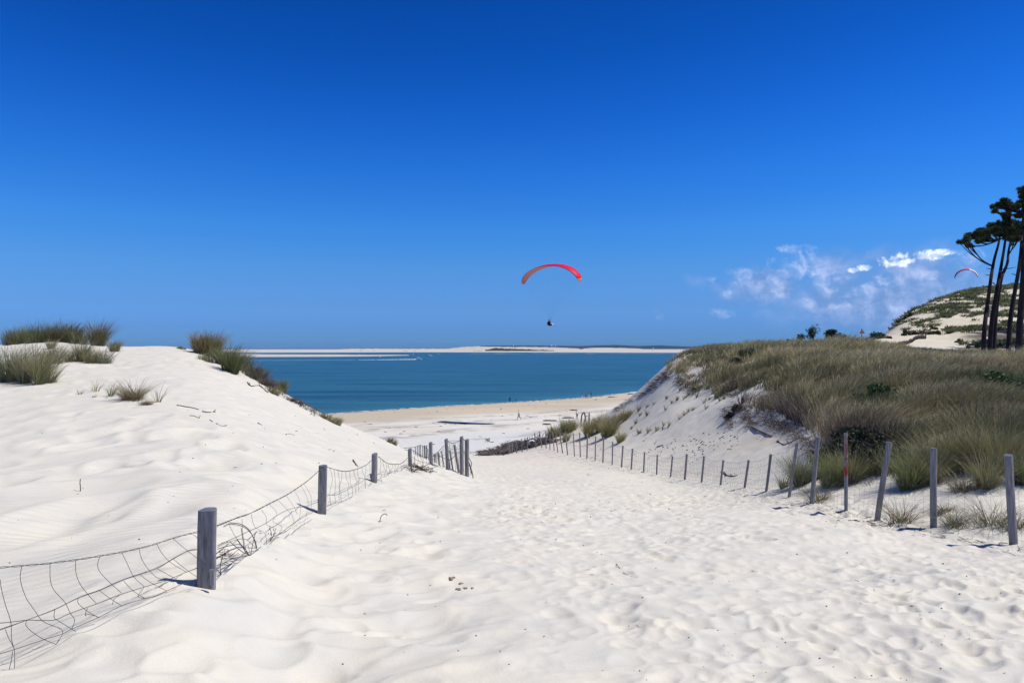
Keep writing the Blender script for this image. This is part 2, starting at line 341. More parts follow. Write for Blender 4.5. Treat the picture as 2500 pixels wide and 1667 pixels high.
# ------------------------------------------------------------------ materials
def mat(name, col, rough=0.8, spec=0.3, var=0.25, nscale=4.0, bump=0.0, bscale=30.0, attr=False, transl=0.0, coords='Object', detail=5, stretch=None, metallic=0.0):
    m_ = bpy.data.materials.new(name); m_.use_nodes = True; m_.node_tree.nodes.clear(); t = NT(m_.node_tree)
    pb = t.n('ShaderNodeBsdfPrincipled'); pb.inputs['Roughness'].default_value = rough; pb.inputs['Specular IOR Level'].default_value = spec
    pb.inputs['Metallic'].default_value = metallic
    tcn = t.n('ShaderNodeTexCoord'); vec = tcn.outputs[coords]
    if stretch:
        mp = t.n('ShaderNodeMapping'); t.put(mp.inputs[0], vec); mp.inputs['Scale'].default_value = stretch; vec = mp.outputs[0]
    n_ = t.noise(vec, nscale, detail, 0.6)
    base = t.n('ShaderNodeVertexColor', layer_name='Col').outputs[0] if attr else None
    k = t.ramp(n_, [(0.25, (1-var,)*3), (0.75, (1+var,)*3)])
    c = t.mix(1.0, base if attr else col, k, 'MULTIPLY'); t.put(pb.inputs['Base Color'], c)
    if bump:
        b = t.n('ShaderNodeBump'); b.inputs['Strength'].default_value = 1.0; b.inputs['Distance'].default_value = bump
        t.put(b.inputs['Height'], t.noise(vec, bscale, 4, 0.6)); t.nt.links.new(b.outputs[0], pb.inputs['Normal'])
    out = t.n('ShaderNodeOutputMaterial')
    if transl:
        tr = t.n('ShaderNodeBsdfTranslucent'); t.put(tr.inputs[0], c)
        mx = t.n('ShaderNodeMixShader'); mx.inputs[0].default_value = transl
        t.nt.links.new(pb.outputs[0], mx.inputs[1]); t.nt.links.new(tr.outputs[0], mx.inputs[2]); t.nt.links.new(mx.outputs[0], out.inputs[0])
    else: t.nt.links.new(pb.outputs[0], out.inputs[0])
    return m_

def sand_material():
    m_ = bpy.data.materials.new('sand'); m_.use_nodes = True; m_.node_tree.nodes.clear(); t = NT(m_.node_tree)
    pb = t.n('ShaderNodeBsdfPrincipled'); pb.inputs['Roughness'].default_value = 0.95; pb.inputs['Specular IOR Level'].default_value = 0.15
    ob = t.n('ShaderNodeTexCoord').outputs['Object']
    vc = t.n('ShaderNodeVertexColor', layer_name='Col')
    g1 = t.noise(ob, 260.0, 2, 0.6); g2 = t.noise(ob, 1.6, 5, 0.6); g3 = t.noise(ob, 45, 3, 0.7)
    c = t.mix(1.0, vc.outputs[0], t.ramp(g1, [(0.3, (0.90, 0.90, 0.90)), (0.7, (1.07, 1.07, 1.06))]), 'MULTIPLY')
    c = t.mix(1.0, c, t.ramp(g2, [(0.3, (0.91, 0.925, 0.955)), (0.7, (1.05, 1.035, 0.99))]), 'MULTIPLY')
    t.put(pb.inputs['Base Color'], c)
    rip = t.n('ShaderNodeAttribute', attribute_name='ripple')
    mp = t.n('ShaderNodeMapping'); t.put(mp.inputs[0], ob); mp.inputs['Rotation'].default_value = (0, 0, radians(-14))
    wv = t.n('ShaderNodeTexWave', wave_type='BANDS', bands_direction='Y', wave_profile='SIN'); t.put(wv.inputs['Vector'], mp.outputs[0])
    wv.inputs['Scale'].default_value = 2.4; wv.inputs['Distortion'].default_value = 7.5; wv.inputs['Detail'].default_value = 2.0; wv.inputs['Detail Scale'].default_value = 0.6
    hgt = t.m('ADD', t.m('MULTIPLY', t.m('MULTIPLY', wv.outputs['Fac'], rip.outputs['Fac']), 0.0105), t.m('ADD', t.m('MULTIPLY', g3, 0.004), t.m('MULTIPLY', g1, 0.0012)))
    b = t.n('ShaderNodeBump'); b.inputs['Strength'].default_value = 1.0; b.inputs['Distance'].default_value = 1.0
    t.put(b.inputs['Height'], hgt); t.nt.links.new(b.outputs[0], pb.inputs['Normal'])
    out = t.n('ShaderNodeOutputMaterial'); t.nt.links.new(pb.outputs[0], out.inputs[0])
    return m_

def water_material():
    m_ = bpy.data.materials.new('water'); m_.use_nodes = True; m_.node_tree.nodes.clear(); t = NT(m_.node_tree)
    pb = t.n('ShaderNodeBsdfPrincipled'); pb.inputs['Roughness'].default_value = 0.28; pb.inputs['IOR'].default_value = 1.33
    pb.inputs['Specular IOR Level'].default_value = 0.26
    ob = t.n('ShaderNodeTexCoord').outputs['Object']
    mp = t.n('ShaderNodeMapping'); t.put(mp.inputs[0], ob); mp.inputs['Scale'].default_value = (0.35, 1.0, 1.0); mp.inputs['Rotation'].default_value = (0, 0, radians(12))
    a = t.noise(mp.outputs[0], 0.55, 6, 0.65); c_ = t.noise(mp.outputs[0], 0.03, 4, 0.6)
    mp2 = t.n('ShaderNodeMapping'); t.put(mp2.inputs[0], ob); mp2.inputs['Scale'].default_value = (0.012, 0.09, 1.0)
    st = t.noise(mp2.outputs[0], 1.0, 5, 0.6)
    col = t.ramp(st, [(0.32, (0.005, 0.042, 0.066)), (0.66, (0.024, 0.112, 0.138))])
    sh = t.n('ShaderNodeVertexColor', layer_name='Col')       # shallow water over sand is greener
    col = t.mix(t.m('MULTIPLY', sh.outputs[0], 0.5), col, (0.07, 0.22, 0.27)); t.put(pb.inputs['Base Color'], col)
    b = t.n('ShaderNodeBump'); b.inputs['Strength'].default_value = 1.0; b.inputs['Distance'].default_value = 0.55
    t.put(b.inputs['Height'], t.m('ADD', a, t.m('MULTIPLY', c_, 2.0))); t.nt.links.new(b.outputs[0], pb.inputs['Normal'])
    out = t.n('ShaderNodeOutputMaterial'); t.nt.links.new(pb.outputs[0], out.inputs[0])
    return m_
M_SAND = sand_material(); M_WATER = water_material()
M_POST = mat('weathered_wood', (0.205, 0.205, 0.225), 0.9, 0.15, 0.55, 7.0, 0.006, 30, stretch=(6, 6, 0.6))
M_POSTTOP = mat('cut_wood', (0.13, 0.15, 0.19), 0.9, 0.15, 0.3, 20)
M_WIRE = mat('old_wire', (0.045, 0.04, 0.045), 0.6, 0.4, 0.4, 30)
M_WIRE2 = mat('grey_wire', (0.13, 0.13, 0.14), 0.55, 0.5, 0.3, 30)
M_GRASS = mat('marram_grass', (0.1, 0.1, 0.05), 0.7, 0.25, 0.18, 1.2, attr=True, transl=0.22)
M_LEAF = mat('green_leaf', (0.03, 0.06, 0.02), 0.6, 0.3, 0.35, 3.0, attr=True, transl=0.18)
M_BARK = mat('pine_bark', (0.035, 0.028, 0.032), 0.95, 0.1, 0.6, 3.0, 0.03, 9, stretch=(2, 2, 0.5))
M_TWIG = mat('dry_twig', (0.075, 0.06, 0.055), 0.9, 0.1, 0.4, 6)
M_DRIFT = mat('driftwood', (0.16, 0.135, 0.125), 0.9, 0.1, 0.55, 2.5, 0.01, 15)
M_DARKWOOD = mat('wet_wood', (0.035, 0.026, 0.03), 0.8, 0.2, 0.5, 3)

# ------------------------------------------------------------------ ground sheet
def build_ground():
    ys = [-14, -10, -7, -5, -3.5, -2.4, -1.4, -0.6, 0.2, 0.8, 1.3, 1.8]
    y = 2.2
    while y < 380: ys.append(y); y *= 1.0046 if 2.6 < y < 120 else 1.008
    ys += [400, 450, 520, 640]
    ys = np.array(ys)
    ts = np.concatenate([np.linspace(-1.9, -0.80, 90, endpoint=False), np.linspace(-0.80, 0.80, 620), np.linspace(0.80, 1.9, 91)[1:]])
    wd = np.sqrt(ys**2+4.0); wd = np.where(ys > 3, ys+ (wd-ys)*np.exp(-(ys-3)), wd)
    Y = np.repeat(ys[:, None], len(ts), 1); X = wd[:, None]*ts[None, :]
    Z = terrain(X, Y)
    R, C_ = X.shape
    idx = np.arange(R*C_).reshape(R, C_)
    f4 = np.stack([idx[:-1, :-1], idx[:-1, 1:], idx[1:, 1:], idx[1:, :-1]], -1).reshape(-1, 4)
    d = shore(X, Y)
    dm = ss(Z-beach_z(X, Y), 0.15, 1.2)
    dry = np.array([0.595, 0.572, 0.518]); pale = np.array([0.62, 0.595, 0.55]); tan = np.array([0.47, 0.41, 0.32]); wet = np.array([0.20, 0.17, 0.13])
    cool = np.array([0.55, 0.565, 0.57]); grey = np.array([0.34, 0.33, 0.32]); warm = np.array([0.60, 0.555, 0.50])
    n1 = fbm(X*0.05, Y*0.11, 400, 5); n2 = fbm(X*0.5, Y*0.6, 410, 4); n3 = fbm(X*0.02, Y*0.09+n1*0.5, 420, 4)
    q = d+7*n1
    def mixc(a, b, f): return a+(b-a)*f[..., None]
    c = np.broadcast_to(pale, X.shape+(3,)).copy()
    c = mixc(c, tan, 1-ss(q, 20, 33)); c = mixc(c, tan*1.12, (ss(n3, 0.05, 0.35)*(1-ss(q, 36, 50)))*0.8)
    c = mixc(c, wet, 1-ss(d+1.2*n2, 0.2, 2.6))
    c = mixc(c, cool, ss(q, 48, 56)*(1-ss(d, 66, 82))*0.85)
    band = np.exp(-((d-37-5*n1)/2.4)**2)+np.exp(-((d-47-4*n1)/2.0)**2)+np.exp(-((d-66-5*n1)/3.2)**2)+0.8*np.exp(-((d-29-5*n1)/1.5)**2)+0.8*np.exp(-((d-56-4*n1)/1.2)**2)
    c = mixc(c, grey, np.clip(band, 0, 1)*ss(n2, -0.35, 0.25)*0.9)
    dune_c = mixc(np.broadcast_to(dry, X.shape+(3,)).copy(), warm, ss(Y, 22, 60)*ss(X, -3, 0)*(1-ss(X, 6, 9))*0.8)
    # damp, slightly darker soil face under the eroded edge of the vegetated ridge and in the clods pit
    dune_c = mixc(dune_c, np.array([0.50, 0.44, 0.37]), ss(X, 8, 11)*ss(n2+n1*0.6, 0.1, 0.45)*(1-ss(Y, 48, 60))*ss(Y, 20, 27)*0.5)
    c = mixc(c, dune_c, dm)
    far = ss(Y, 85, 110)*dm; c = mixc(c, np.array([0.58, 0.53, 0.43]), far)
    # needle-brown tone painted into the sand for the deep shade under the pines
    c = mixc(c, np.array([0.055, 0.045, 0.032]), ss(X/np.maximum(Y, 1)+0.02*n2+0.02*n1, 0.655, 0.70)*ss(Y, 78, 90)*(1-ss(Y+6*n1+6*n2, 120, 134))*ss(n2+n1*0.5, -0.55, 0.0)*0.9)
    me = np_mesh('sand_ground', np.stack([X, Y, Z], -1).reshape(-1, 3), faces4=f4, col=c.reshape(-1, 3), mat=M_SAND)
    xl = 0.55-0.078*(np.maximum(Y, 2)-4)
    rip = (1-ss(X, -2.8-0.03*Y, -1.8-0.03*Y))*(1-ss(Y, 34, 45))*ss(Y, 3, 4)*np.clip(0.55+1.3*fbm(X*0.35, Y*0.35, 500, 3), 0, 1)
    rip = rip+0.35*ss(X, 6.5, 8)*(1-ss(Y, 30, 50))
    at = me.attributes.new('ripple', 'FLOAT', 'POINT'); at.data.foreach_set('value', rip.astype(np.float32).ravel())
    put(link('sand_ground', me), 'white dune sand running down through the gap to the beach', kind='structure')
build_ground()

def build_water():
    ys = np.concatenate([[-600, -300, -100, 0, 50], np.geomspace(80, 15500, 160)]); ts = np.linspace(-1, 1, 121)
    Y = np.repeat(ys[:, None], len(ts), 1); wd = np.maximum(ys*1.6, 900); wd = np.minimum(wd, 14500); X = wd[:, None]*ts[None, :]
    R, C_ = X.shape; idx = np.arange(R*C_).reshape(R, C_)
    f4 = np.stack([idx[:-1, :-1], idx[:-1, 1:], idx[1:, 1:], idx[1:, :-1]], -1).reshape(-1, 4)
    sh = np.exp(np.minimum(shore(X, Y), 0)/9.0)
    me = np_mesh('sea_water', np.stack([X, Y, 0*X], -1).reshape(-1, 3), faces4=f4, col=np.repeat(sh.reshape(-1, 1), 3, 1), mat=M_WATER)
    put(link('sea_water', me), 'deep blue water of the lagoon channel', kind='structure')
build_water()

# ------------------------------------------------------------------ far sand banks and the land on the horizon
M_BANK = mat('bank_sand', (0.50, 0.47, 0.40), 0.95, 0.1, 0.12, 0.004, coords='Object')
M_BANKWET = mat('wet_bank_sand', (0.17, 0.17, 0.16), 0.9, 0.1, 0.35, 0.012)
M_SCRUB = mat('far_scrub', (0.045, 0.055, 0.035), 0.95, 0.1, 0.5, 0.03)
M_FARFOREST = mat('far_forest', (0.028, 0.045, 0.035), 0.95, 0.1, 0.3, 0.002)
def mound(name, u0, u1, top, bot, mat_, label, n=160, rise=2.0, seed=0, rough=0.35, kind='structure', ends=0.06, cat=None, wiggle=0.0):
    """a low island: far edge at row top(u), near edge at row bot(u) of the sea plane, gently domed"""
    us = np.linspace(u0, u1, n); V = []; m_ = 9
    for i, u in enumerate(us):
        e = min(1.0, (i/(n-1))/ends, (1-i/(n-1))/ends) if ends else 1.0; e = sqrt(max(e, 0.0))
        vb = np.interp(u, *zip(*bot))+wiggle*fbm(np.array([u*0.03]), np.array([3.0]), seed+9, 4)[0]; vt = np.interp(u, *zip(*top))
        vm = (vb+vt)/2; vb = vm+(vb-vm)*max(e, 0.02); vt = vm+(vt-vm)*max(e, 0.02)
        db = ZC*F/max(vb-HV, 1.2); dt = ZC*F/max(vt-HV, 1.2)
        for j in range(m_):
            f = j/(m_-1); y = db*(dt/db)**f
            h = rise*e*min(1, 4*f*(1-f)*1.6)*(1+rough*fbm(np.array([u*0.05]), np.array([f*4.0]), seed, 4)[0])
            V.append(((u-CU)/F*y, y, h-0.35))
    idx = np.arange(n*m_).reshape(n, m_)
    f4 = np.stack([idx[:-1, :-1], idx[1:, :-1], idx[1:, 1:], idx[:-1, 1:]], -1).reshape(-1, 4)
    me = np_mesh(name, np.array(V), faces4=f4, mat=mat_)
    o = link(name, me); put(o, label, cat, None, kind); return o
mound('sand_bank', 480, 1001, [(480, 861.5), (600, 863), (640, 864.6), (800, 865), (1001, 867.2)], [(480, 872), (600, 872), (800, 871), (900, 870), (960, 868.5), (1001, 867.6)], M_BANK, 'near low bar of pale sand ending in a point', rise=1.0, seed=3, ends=0.01)
mound('sand_bank', 440, 2200, [(440, 852.3), (2200, 852.3)], [(440, 861.5), (800, 861), (1000, 860.2), (1300, 860.3), (1500, 861.2), (2200, 861.8)], M_BANK, 'long pale sand island across the channel', n=400, rise=2.2, seed=5, ends=0.01)
mound('mud_flat', 1040, 2200, [(1040, 861.3), (1300, 861.3), (1500, 862.0), (2200, 862.3)], [(1040, 862.2), (1150, 864.6), (1400, 863.8), (1660, 864.0), (2200, 864.2)], M_BANKWET, 'dark wet flats along the near edge of the far island', n=300, rise=0.35, seed=8, ends=0.03, wiggle=1.4)
def ridge(name, pts, d, depth, mat_, label, cat=None, kind='structure', seed=0, rough=0.15, n=220):
    """a far ridge: crest rows given per column at distance d, with real width behind it"""
    us = np.linspace(pts[0][0], pts[-1][0], n); V = []
    for u in us:
        vt = np.interp(u, *zip(*pts)); h = ZC-(vt-HV)/F*d
        h = max(h*(1+rough*fbm(np.array([u*0.12]), np.array([1.0]), seed, 4)[0]), 0.3)
        for f, y in ((-1.0, d-depth), (h*0.55, d-depth*0.55), (h*0.9, d-depth*0.2), (h, d), (h*0.7, d+depth*0.5), (-1.0, d+depth)):
            V.append(((u-CU)/F*d, y, f))
    idx = np.arange(n*6).reshape(n, 6)
    f4 = np.stack([idx[:-1, :-1], idx[1:, :-1], idx[1:, 1:], idx[:-1, 1:]], -1).reshape(-1, 4)
    return put(link(name, np_mesh(name, np.array(V), faces4=f4, mat=mat_)), label, cat, None, kind)
ridge('sand_hill', [(1105, 849.5), (1130, 846.8), (1160, 845.6), (1230, 846.8), (1330, 847.2), (1370, 848.6), (1410, 850.5)], 6500, 500, M_BANK, 'faint pale dunes standing on the horizon', seed=21)
ridge('sand_hill', [(820, 853), (860, 851.2), (1000, 851.4), (1180, 851.6), (1500, 852.2), (1520, 853)], 3000, 240, M_BANK, 'low white dune line along the long island', seed=22)
ridge('sand_hill', [(1420, 850.8), (1450, 848.8), (1510, 849.2), (1560, 851)], 5200, 300, M_BANK, 'second pale dune patch below the far forest', seed=27)
ridge('scrub_hill', [(1185, 853.2), (1202, 850.7), (1212, 849.9), (1240, 851.2), (1300, 853), (1352, 855)], 2700, 60, M_SCRUB, 'dark scrubby dune on the long island', seed=23, rough=0.3)
ridge('forest_hill', [(1150, 846.5), (1190, 843.6), (1300, 843.4), (1420, 844.6), (1470, 842.6), (1500, 842.0), (1560, 844.4), (1610, 842.8), (1660, 845.2), (1760, 847), (2200, 848)], 9500, 700, M_FARFOREST, 'long wooded shore fading blue on the horizon', seed=24, rough=0.05)
# scattered shrubs on the island crest: too many to count
def far_specks():
    m_ = MB()
    for i in range(420):
        u = random.choice([random.uniform(850, 1200), random.uniform(1150, 1400)]); v = random.uniform(852.3, 856.2)
        d = 13.0*F/(v-HV)*random.uniform(0.86, 1.0); p = P(u, v, d); p.z = 0.9+random.uniform(0, 1.0)
        m_.ell(p, random.uniform(2, 9), random.uniform(2, 6), random.uniform(0.6, 1.6), 6, 4, jit=0.25)
    o = m_.build('shrub_cover', M_SCRUB); put(o, 'dark specks of shrubs dotted over the far sand island', None, None, 'stuff')
far_specks()

M_WHITE = mat('white_paint', (0.80, 0.80, 0.80), 0.4, 0.4, 0.06, 1.0)
M_FOAM = mat('foam', (0.78, 0.80, 0.82), 0.9, 0.2, 0.1, 1.0)
M_DARK = mat('dark_glass', (0.02, 0.025, 0.035), 0.2, 0.5, 0.1, 1.0)
M_ORANGE = mat('orange_canvas', (0.65, 0.16, 0.06), 0.8, 0.2, 0.1, 1.0)
M_RED = mat('red_paint', (0.30, 0.04, 0.03), 0.6, 0.3, 0.15, 3.0)
def hull_mb(m_, L, Wd, H, mi=0):
    n = 12; rows = []
    for i in range(n+1):
        f = i/n; w_ = Wd/2*min(1.0, 0.75+0.9*f)*(1-max(0, (f-0.45)/0.55)**2.2); sh = H*(0.85+0.35*f*f); k = 0.55+0.1*f
        rows.append([Vector((L*(f-0.5), -w_, sh)), Vector((L*(f-0.5), -w_*k, -0.2)), Vector((L*(f-0.5), w_*k, -0.2)), Vector((L*(f-0.5), w_, sh))])
    vs = [p for r in rows for p in r]; fs = []
    for i in range(n):
        a = i*4; b = a+4
        fs += [(a, b, b+1, a+1), (a+1, b+1, b+2, a+2), (a+2, b+2, b+3, a+3), (a+3, b+3, b, a)]
    fs += [(0, 1, 2, 3)]
    m_.add(vs, fs, mi)
def boat(u, v, L, rz, label, canopy=False, group='small boats at anchor'):
    d = ZC*F/(v-HV); p = Vector(((u-CU)/F*d, d, 0)); r = root('motor_boat', p, label, 'boat', group)
    def rot(m_): m_.v = [tuple(Vector((x*cos(rz)-y*sin(rz), x*sin(rz)+y*cos(rz), z))+p) for x, y, z in m_.v]
    a = MB(); hull_mb(a, L, L*0.33, L*0.13); rot(a); a.build('hull', M_WHITE, r, smooth=False)
    b = MB(); b.box((-L*0.02, 0, L*0.21), L*0.17, L*0.13, L*0.11, taper=0.85); rot(b); b.build('cabin', M_WHITE, r, smooth=False)
    c = MB(); c.box((-L*0.02, 0, L*0.225), L*0.14, L*0.132, L*0.022, taper=0.97); rot(c); c.build('cabin_window', M_DARK, r, smooth=False)
    if canopy: e = MB(); e.box((-L*0.30, 0, L*0.33), L*0.16, L*0.13, L*0.02); [e.tube([(x, y, L*0.12), (x, y, L*0.32)], 0.03) for x in (-L*0.44, -L*0.17) for y in (-L*0.11, L*0.11)]; rot(e); e.build('canopy', M_ORANGE, r, smooth=False)
    return r
boat(1048.5, 869.2, 9.0, 0.25, 'white motor boat with an orange canopy lying off the near sand bar', True)
boat(925.0, 871.3, 6.2, 0.5, 'white boat with a dark cabin pulled up against the near sand bar')
boat(1009.0, 865.6, 5.0, 1.2, 'tiny white boat just beyond the tip of the near sand bar')
boat(1070.0, 865.3, 5.0, 0.2, 'tiny white boat right of the boat with the orange canopy')
sb = boat(1021.0, 877.6, 9.0, 0.06, 'white speedboat leaving a long foam wake', group=None)
def wake():
    m_ = MB(); d0 = ZC*F/(877.6-HV)
    for i in range(60):
        u0 = 1017-i*2.15; y = d0-1.0*i*0.10*0 - (i*0.55); x = (u0-CU)/F*d0; wd = 1.2+3.2*min(1, i/14)*(1-i/75)
        if i > 32 and random.random() < 0.25: continue
        m_.ell((x, y+random.uniform(-.4, .4), 0.02), 2.1, wd, 0.5*(1-i/80), 8, 4, jit=0.25)
    m_.ell((d0*(1016-CU)/F, d0, 0.1), 2.2, 1.1, 0.7, 8, 5, jit=0.3)
    for i in range(80):
        u0 = 880-i*3.3; m_.ell(((u0-CU)/F*d0, d0-34-i*0.35, 0.01), 1.6, 0.35, 0.10, 6, 4, jit=0.3)
    put(m_.build('boat_wake', M_FOAM), 'broken white foam trail behind the speedboat', None, None, 'stuff')
wake()
def sailboat(u, v, L, label):
    d = ZC*F/(v-HV); p = Vector(((u-CU)/F*d, d, 0)); r = root('sailing_boat', p, label, 'sailing boat')
    a = MB(); hull_mb(a, L, L*0.3, L*0.12); a.v = [tuple(Vector(q)+p) for q in a.v]; a.build('hull', M_WHITE, r)
    b = MB(); b.tube([p, p+Vector((0, 0, L*1.55))], 0.12, 6); b.build('mast', M_WHITE, r)
    c = MB(); c.add([p+Vector(q) for q in ((-0.2, 0, 1.6), (-L*0.45, 0.5, 1.9), (-0.3, 0, L*1.5), (-0.2, .12, 1.6), (-L*0.45, 0.62, 1.9), (-0.3, .12, L*1.5))], [(0, 1, 2), (5, 4, 3), (0, 3, 4, 1), (1, 4, 5, 2), (2, 5, 3, 0)])
    c.add([p+Vector(q) for q in ((0.4, 0, 1.2), (L*0.46, 0, 1.2), (0.2, 0, L*1.35), (0.4, .12, 1.2), (L*0.46, .12, 1.2), (0.2, .12, L*1.35))], [(0, 1, 2), (5, 4, 3), (0, 3, 4, 1), (1, 4, 5, 2), (2, 5, 3, 0)]); c.build('sail', M_WHITE, r, smooth=False)
sailboat(1595, 854.6, 13, 'white sailing boat with its sails up before the far shore')
def tower(u, vtop, d, r0, label, name='lighthouse', cat='lighthouse', redtop=True):
    zt = ZC-(vtop-HV)/F*d; x = (u-CU)/F*d; r = root(name, (x, d, 0), label, cat)
    a = MB(); a.tube([(x, d, 0), (x, d, zt*0.5), (x, d, zt*0.86)], [r0, r0*0.75, r0*0.6], 14); a.build('tower', M_WHITE, r)
    b = MB(); b.tube([(x, d, zt*0.86), (x, d, zt*0.88)], r0*0.95, 14); b.build('gallery', M_WHITE, r)
    c = MB(); c.tube([(x, d, zt*0.88), (x, d, zt*0.96), (x, d, zt)], [r0*0.5, r0*0.5, 0.3], 12); c.build('lantern', M_RED if redtop else M_WHITE, r)
tower(1346.5, 836.5, 7800, 7.5, 'tall white lighthouse with a red lantern on the far shore')
tower(1356.5, 841.0, 7900, 4.5, 'short white water tower right of the lighthouse', 'water_tower', 'water tower', False)
tower(1253.5, 840.8, 8200, 4.0, 'slim pale tower on the horizon left of the lighthouse', 'radio_tower', 'tower', False)

# ------------------------------------------------------------------ fences
def post_mesh(base, top, r, m_, mi=0, mi_top=1, n=14, half=False, cut=0.0, mi2=None):
    """a weathered stake from the sand to its sawn top: split or round, slightly crooked"""
    base = Vector(base); top = Vector(top); ax = (top-base); L = ax.length; axn = ax.normalized()
    sink = base-axn*min(0.45, L*0.5+0.15)
    e1 = Vector((1, 0, 0)); e1 = (e1-axn*e1.dot(axn)).normalized(); e2 = axn.cross(e1)
    rr = []; sd = random.uniform(0, 99); off = random.uniform(0, 6.28)
    for k in range(n):
        a = 2*pi*k/n; q = 1+0.07*mnoise.noise(Vector((sd, k*0.9, 0)))*2
        x, y = cos(a), sin(a)
        if half: y = max(y, -0.22); x *= 1.0
        rr.append((x*q, y*q))
    segs = 7 if mi2 is None else 14; vs = []
    for i in range(segs+1):
        f = i/segs; c = sink.lerp(top, f)+e1*r*0.12*mnoise.noise(Vector((sd, f*2.2, 3)))
        for k, (x, y) in enumerate(rr):
            q = 1+0.05*mnoise.noise(Vector((sd, f*5, k*0.6))); 
            pz = Vector((0, 0, 0))
            if i == segs: pz = axn*(cut*r*(x*0.6+y*0.8)); q *= 0.985
            vs.append(c+(e1*x+e2*y)*r*q+pz)
    fs = [(i*n+k, i*n+(k+1) % n, (i+1)*n+(k+1) % n, (i+1)*n+k) for i in range(segs) for k in range(n)]
    o_ = len(m_.mi); m_.add(vs, fs, mi)
    if mi2 is not None:
        for q in range(o_+n*8, len(m_.mi)): m_.mi[q] = mi2
    m_.add([vs[segs*n+k]+axn*0.001 for k in range(n)], [tuple(range(n))], mi_top)
def smooth_poly(pts, k=6):
    pts = [Vector(p) for p in pts]
    if len(pts) < 3: return pts
    out = []
    for i in range(len(pts)-1):
        p0 = pts[max(i-1, 0)]; p1 = pts[i]; p2 = pts[i+1]; p3 = pts[min(i+2, len(pts)-1)]
        for j in range(k):
            t = j/k; out.append(0.5*((2*p1)+(p2-p0)*t+(2*p0-5*p1+4*p2-p3)*t*t+(3*p1-p0-3*p2+p3)*t**3))
    out.append(pts[-1]); return out

# foreground fence: posts from the near left up to the bend (column, foot row, top row, width px, metres away, lean of the top px)
FG = [(505, 1421, 1246, 45, 5.07, 2, True), (787, 1251, 1137, 22, 10.4, 3, True), (914, 1173, 1108, 14.5, 15.5, 1, False), (1001, 1139, 1096, 10, 22.0, -1, False),
      (1052, 1135, 1080, 9, 24.0, -1.5, False), (1091, 1145, 1072, 9, 24.6, -3.5, False), (1127, 1160, 1066, 9, 25.2, -0.5, False), (1140, 1166, 1073, 10.5, 25.5, 0, False)]
fr = root('wire_fence', P(787, 1251, 10.4), 'sagging wire fence on grey posts half buried in sand left of the path', 'fence')
fposts = []
for i, (u, vb, vt, wp, d, lean, half) in enumerate(FG):
    b = P(u-lean*0.5, vb, d); t_ = P(u+lean*0.5, vt, d-0.05); m_ = MB(); post_mesh(b, t_, wp/F*d/2*0.98, m_, half=half, cut=0.25 if not half else 0.1)
    po = m_.build('post', [M_POST, M_POSTTOP], fr); fposts.append((b, t_))
for (u, vb, vt, wp, d) in ((780, 1247, 1218, 7, 10.45), (906.5, 1163, 1156, 6, 15.6)):        # short stub nailed behind a post
    m_ = MB(); post_mesh(P(u, vb, d), P(u-1.5, vt, d), wp/F*d/2, m_); m_.build('stub', [M_POST, M_POSTTOP], fr)
m_ = MB(); m_.box(P(517, 1408, 4.98), 0.014, 0.012, 0.055, 0.3); m_.build('wedge', M_POST, fr, smooth=False)
def dlin(u):
    U = [-60, 0, 505, 787, 914, 1001, 1052, 1091, 1127, 1140, 1160]; D = [3.7, 3.9, 5.07, 10.4, 15.5, 22.0, 24.0, 24.6, 25.2, 25.5, 25.6]
    return 1.0/np.interp(u, U, [1.0/x for x in D])
def wpts(uv, off=0.0): return [P(u, v, dlin(u)-off*dlin(u)/10) for u, v in uv]
c2 = lambda L: [(x/3.032, 1150+y/3.032) for x, y in L]          # from one detail view
wire_thick, wire_thin = MB(), MB()
def twist(L, r, off=0.0, amp=0.004):
    pts = smooth_poly(wpts(L, off), 8); a = []; b = []; s_ = 0
    for i, p in enumerate(pts):
        if i: s_ += (p-pts[i-1]).length
        q = Vector((0, sin(s_*40)*amp, cos(s_*40)*amp)); a.append(p+q); b.append(p-q)
    wire_thick.tube(a, r, 5); wire_thick.tube(b, r, 5)
def thin(L, r, off=0.0): wire_thin.tube(smooth_poly(wpts(L, off), 5), r, 5)
twist(c2([(-60, 720), (0, 712), (190, 697), (370, 680), (560, 655), (735, 628), (890, 600), (1030, 570), (1160, 535), (1280, 495), (1400, 462), (1475, 448)]), 0.0019)
thin(c2([(-60, 1192), (0, 1175), (205, 1098), (400, 1025), (580, 937), (740, 880), (900, 808), (1030, 765), (1160, 720), (1280, 650), (1390, 590), (1475, 580)]), 0.0019, 0.15)
thin(c2([(-60, 1192), (0, 1168), (210, 1096), (410, 1018), (590, 930), (745, 874), (905, 803), (1160, 713), (1290, 640), (1400, 584), (1475, 579)]), 0.0018, 0.1)
thin(c2([(-60, 1127), (0, 1122), (80, 1115), (210, 1100), (310, 1103), (410, 1098), (520, 1050), (715, 980), (895, 910), (1070, 855), (1235, 805), (1380, 745), (1525, 692)]), 0.0021, 0.25)
thin(c2([(-60, 1368), (0, 1350), (105, 1318), (325, 1245), (455, 1205), (530, 1168), (730, 1080), (900, 995), (1070, 942), (1150, 925), (1235, 885), (1380, 820), (1470, 792)]), 0.0020, 0.35)
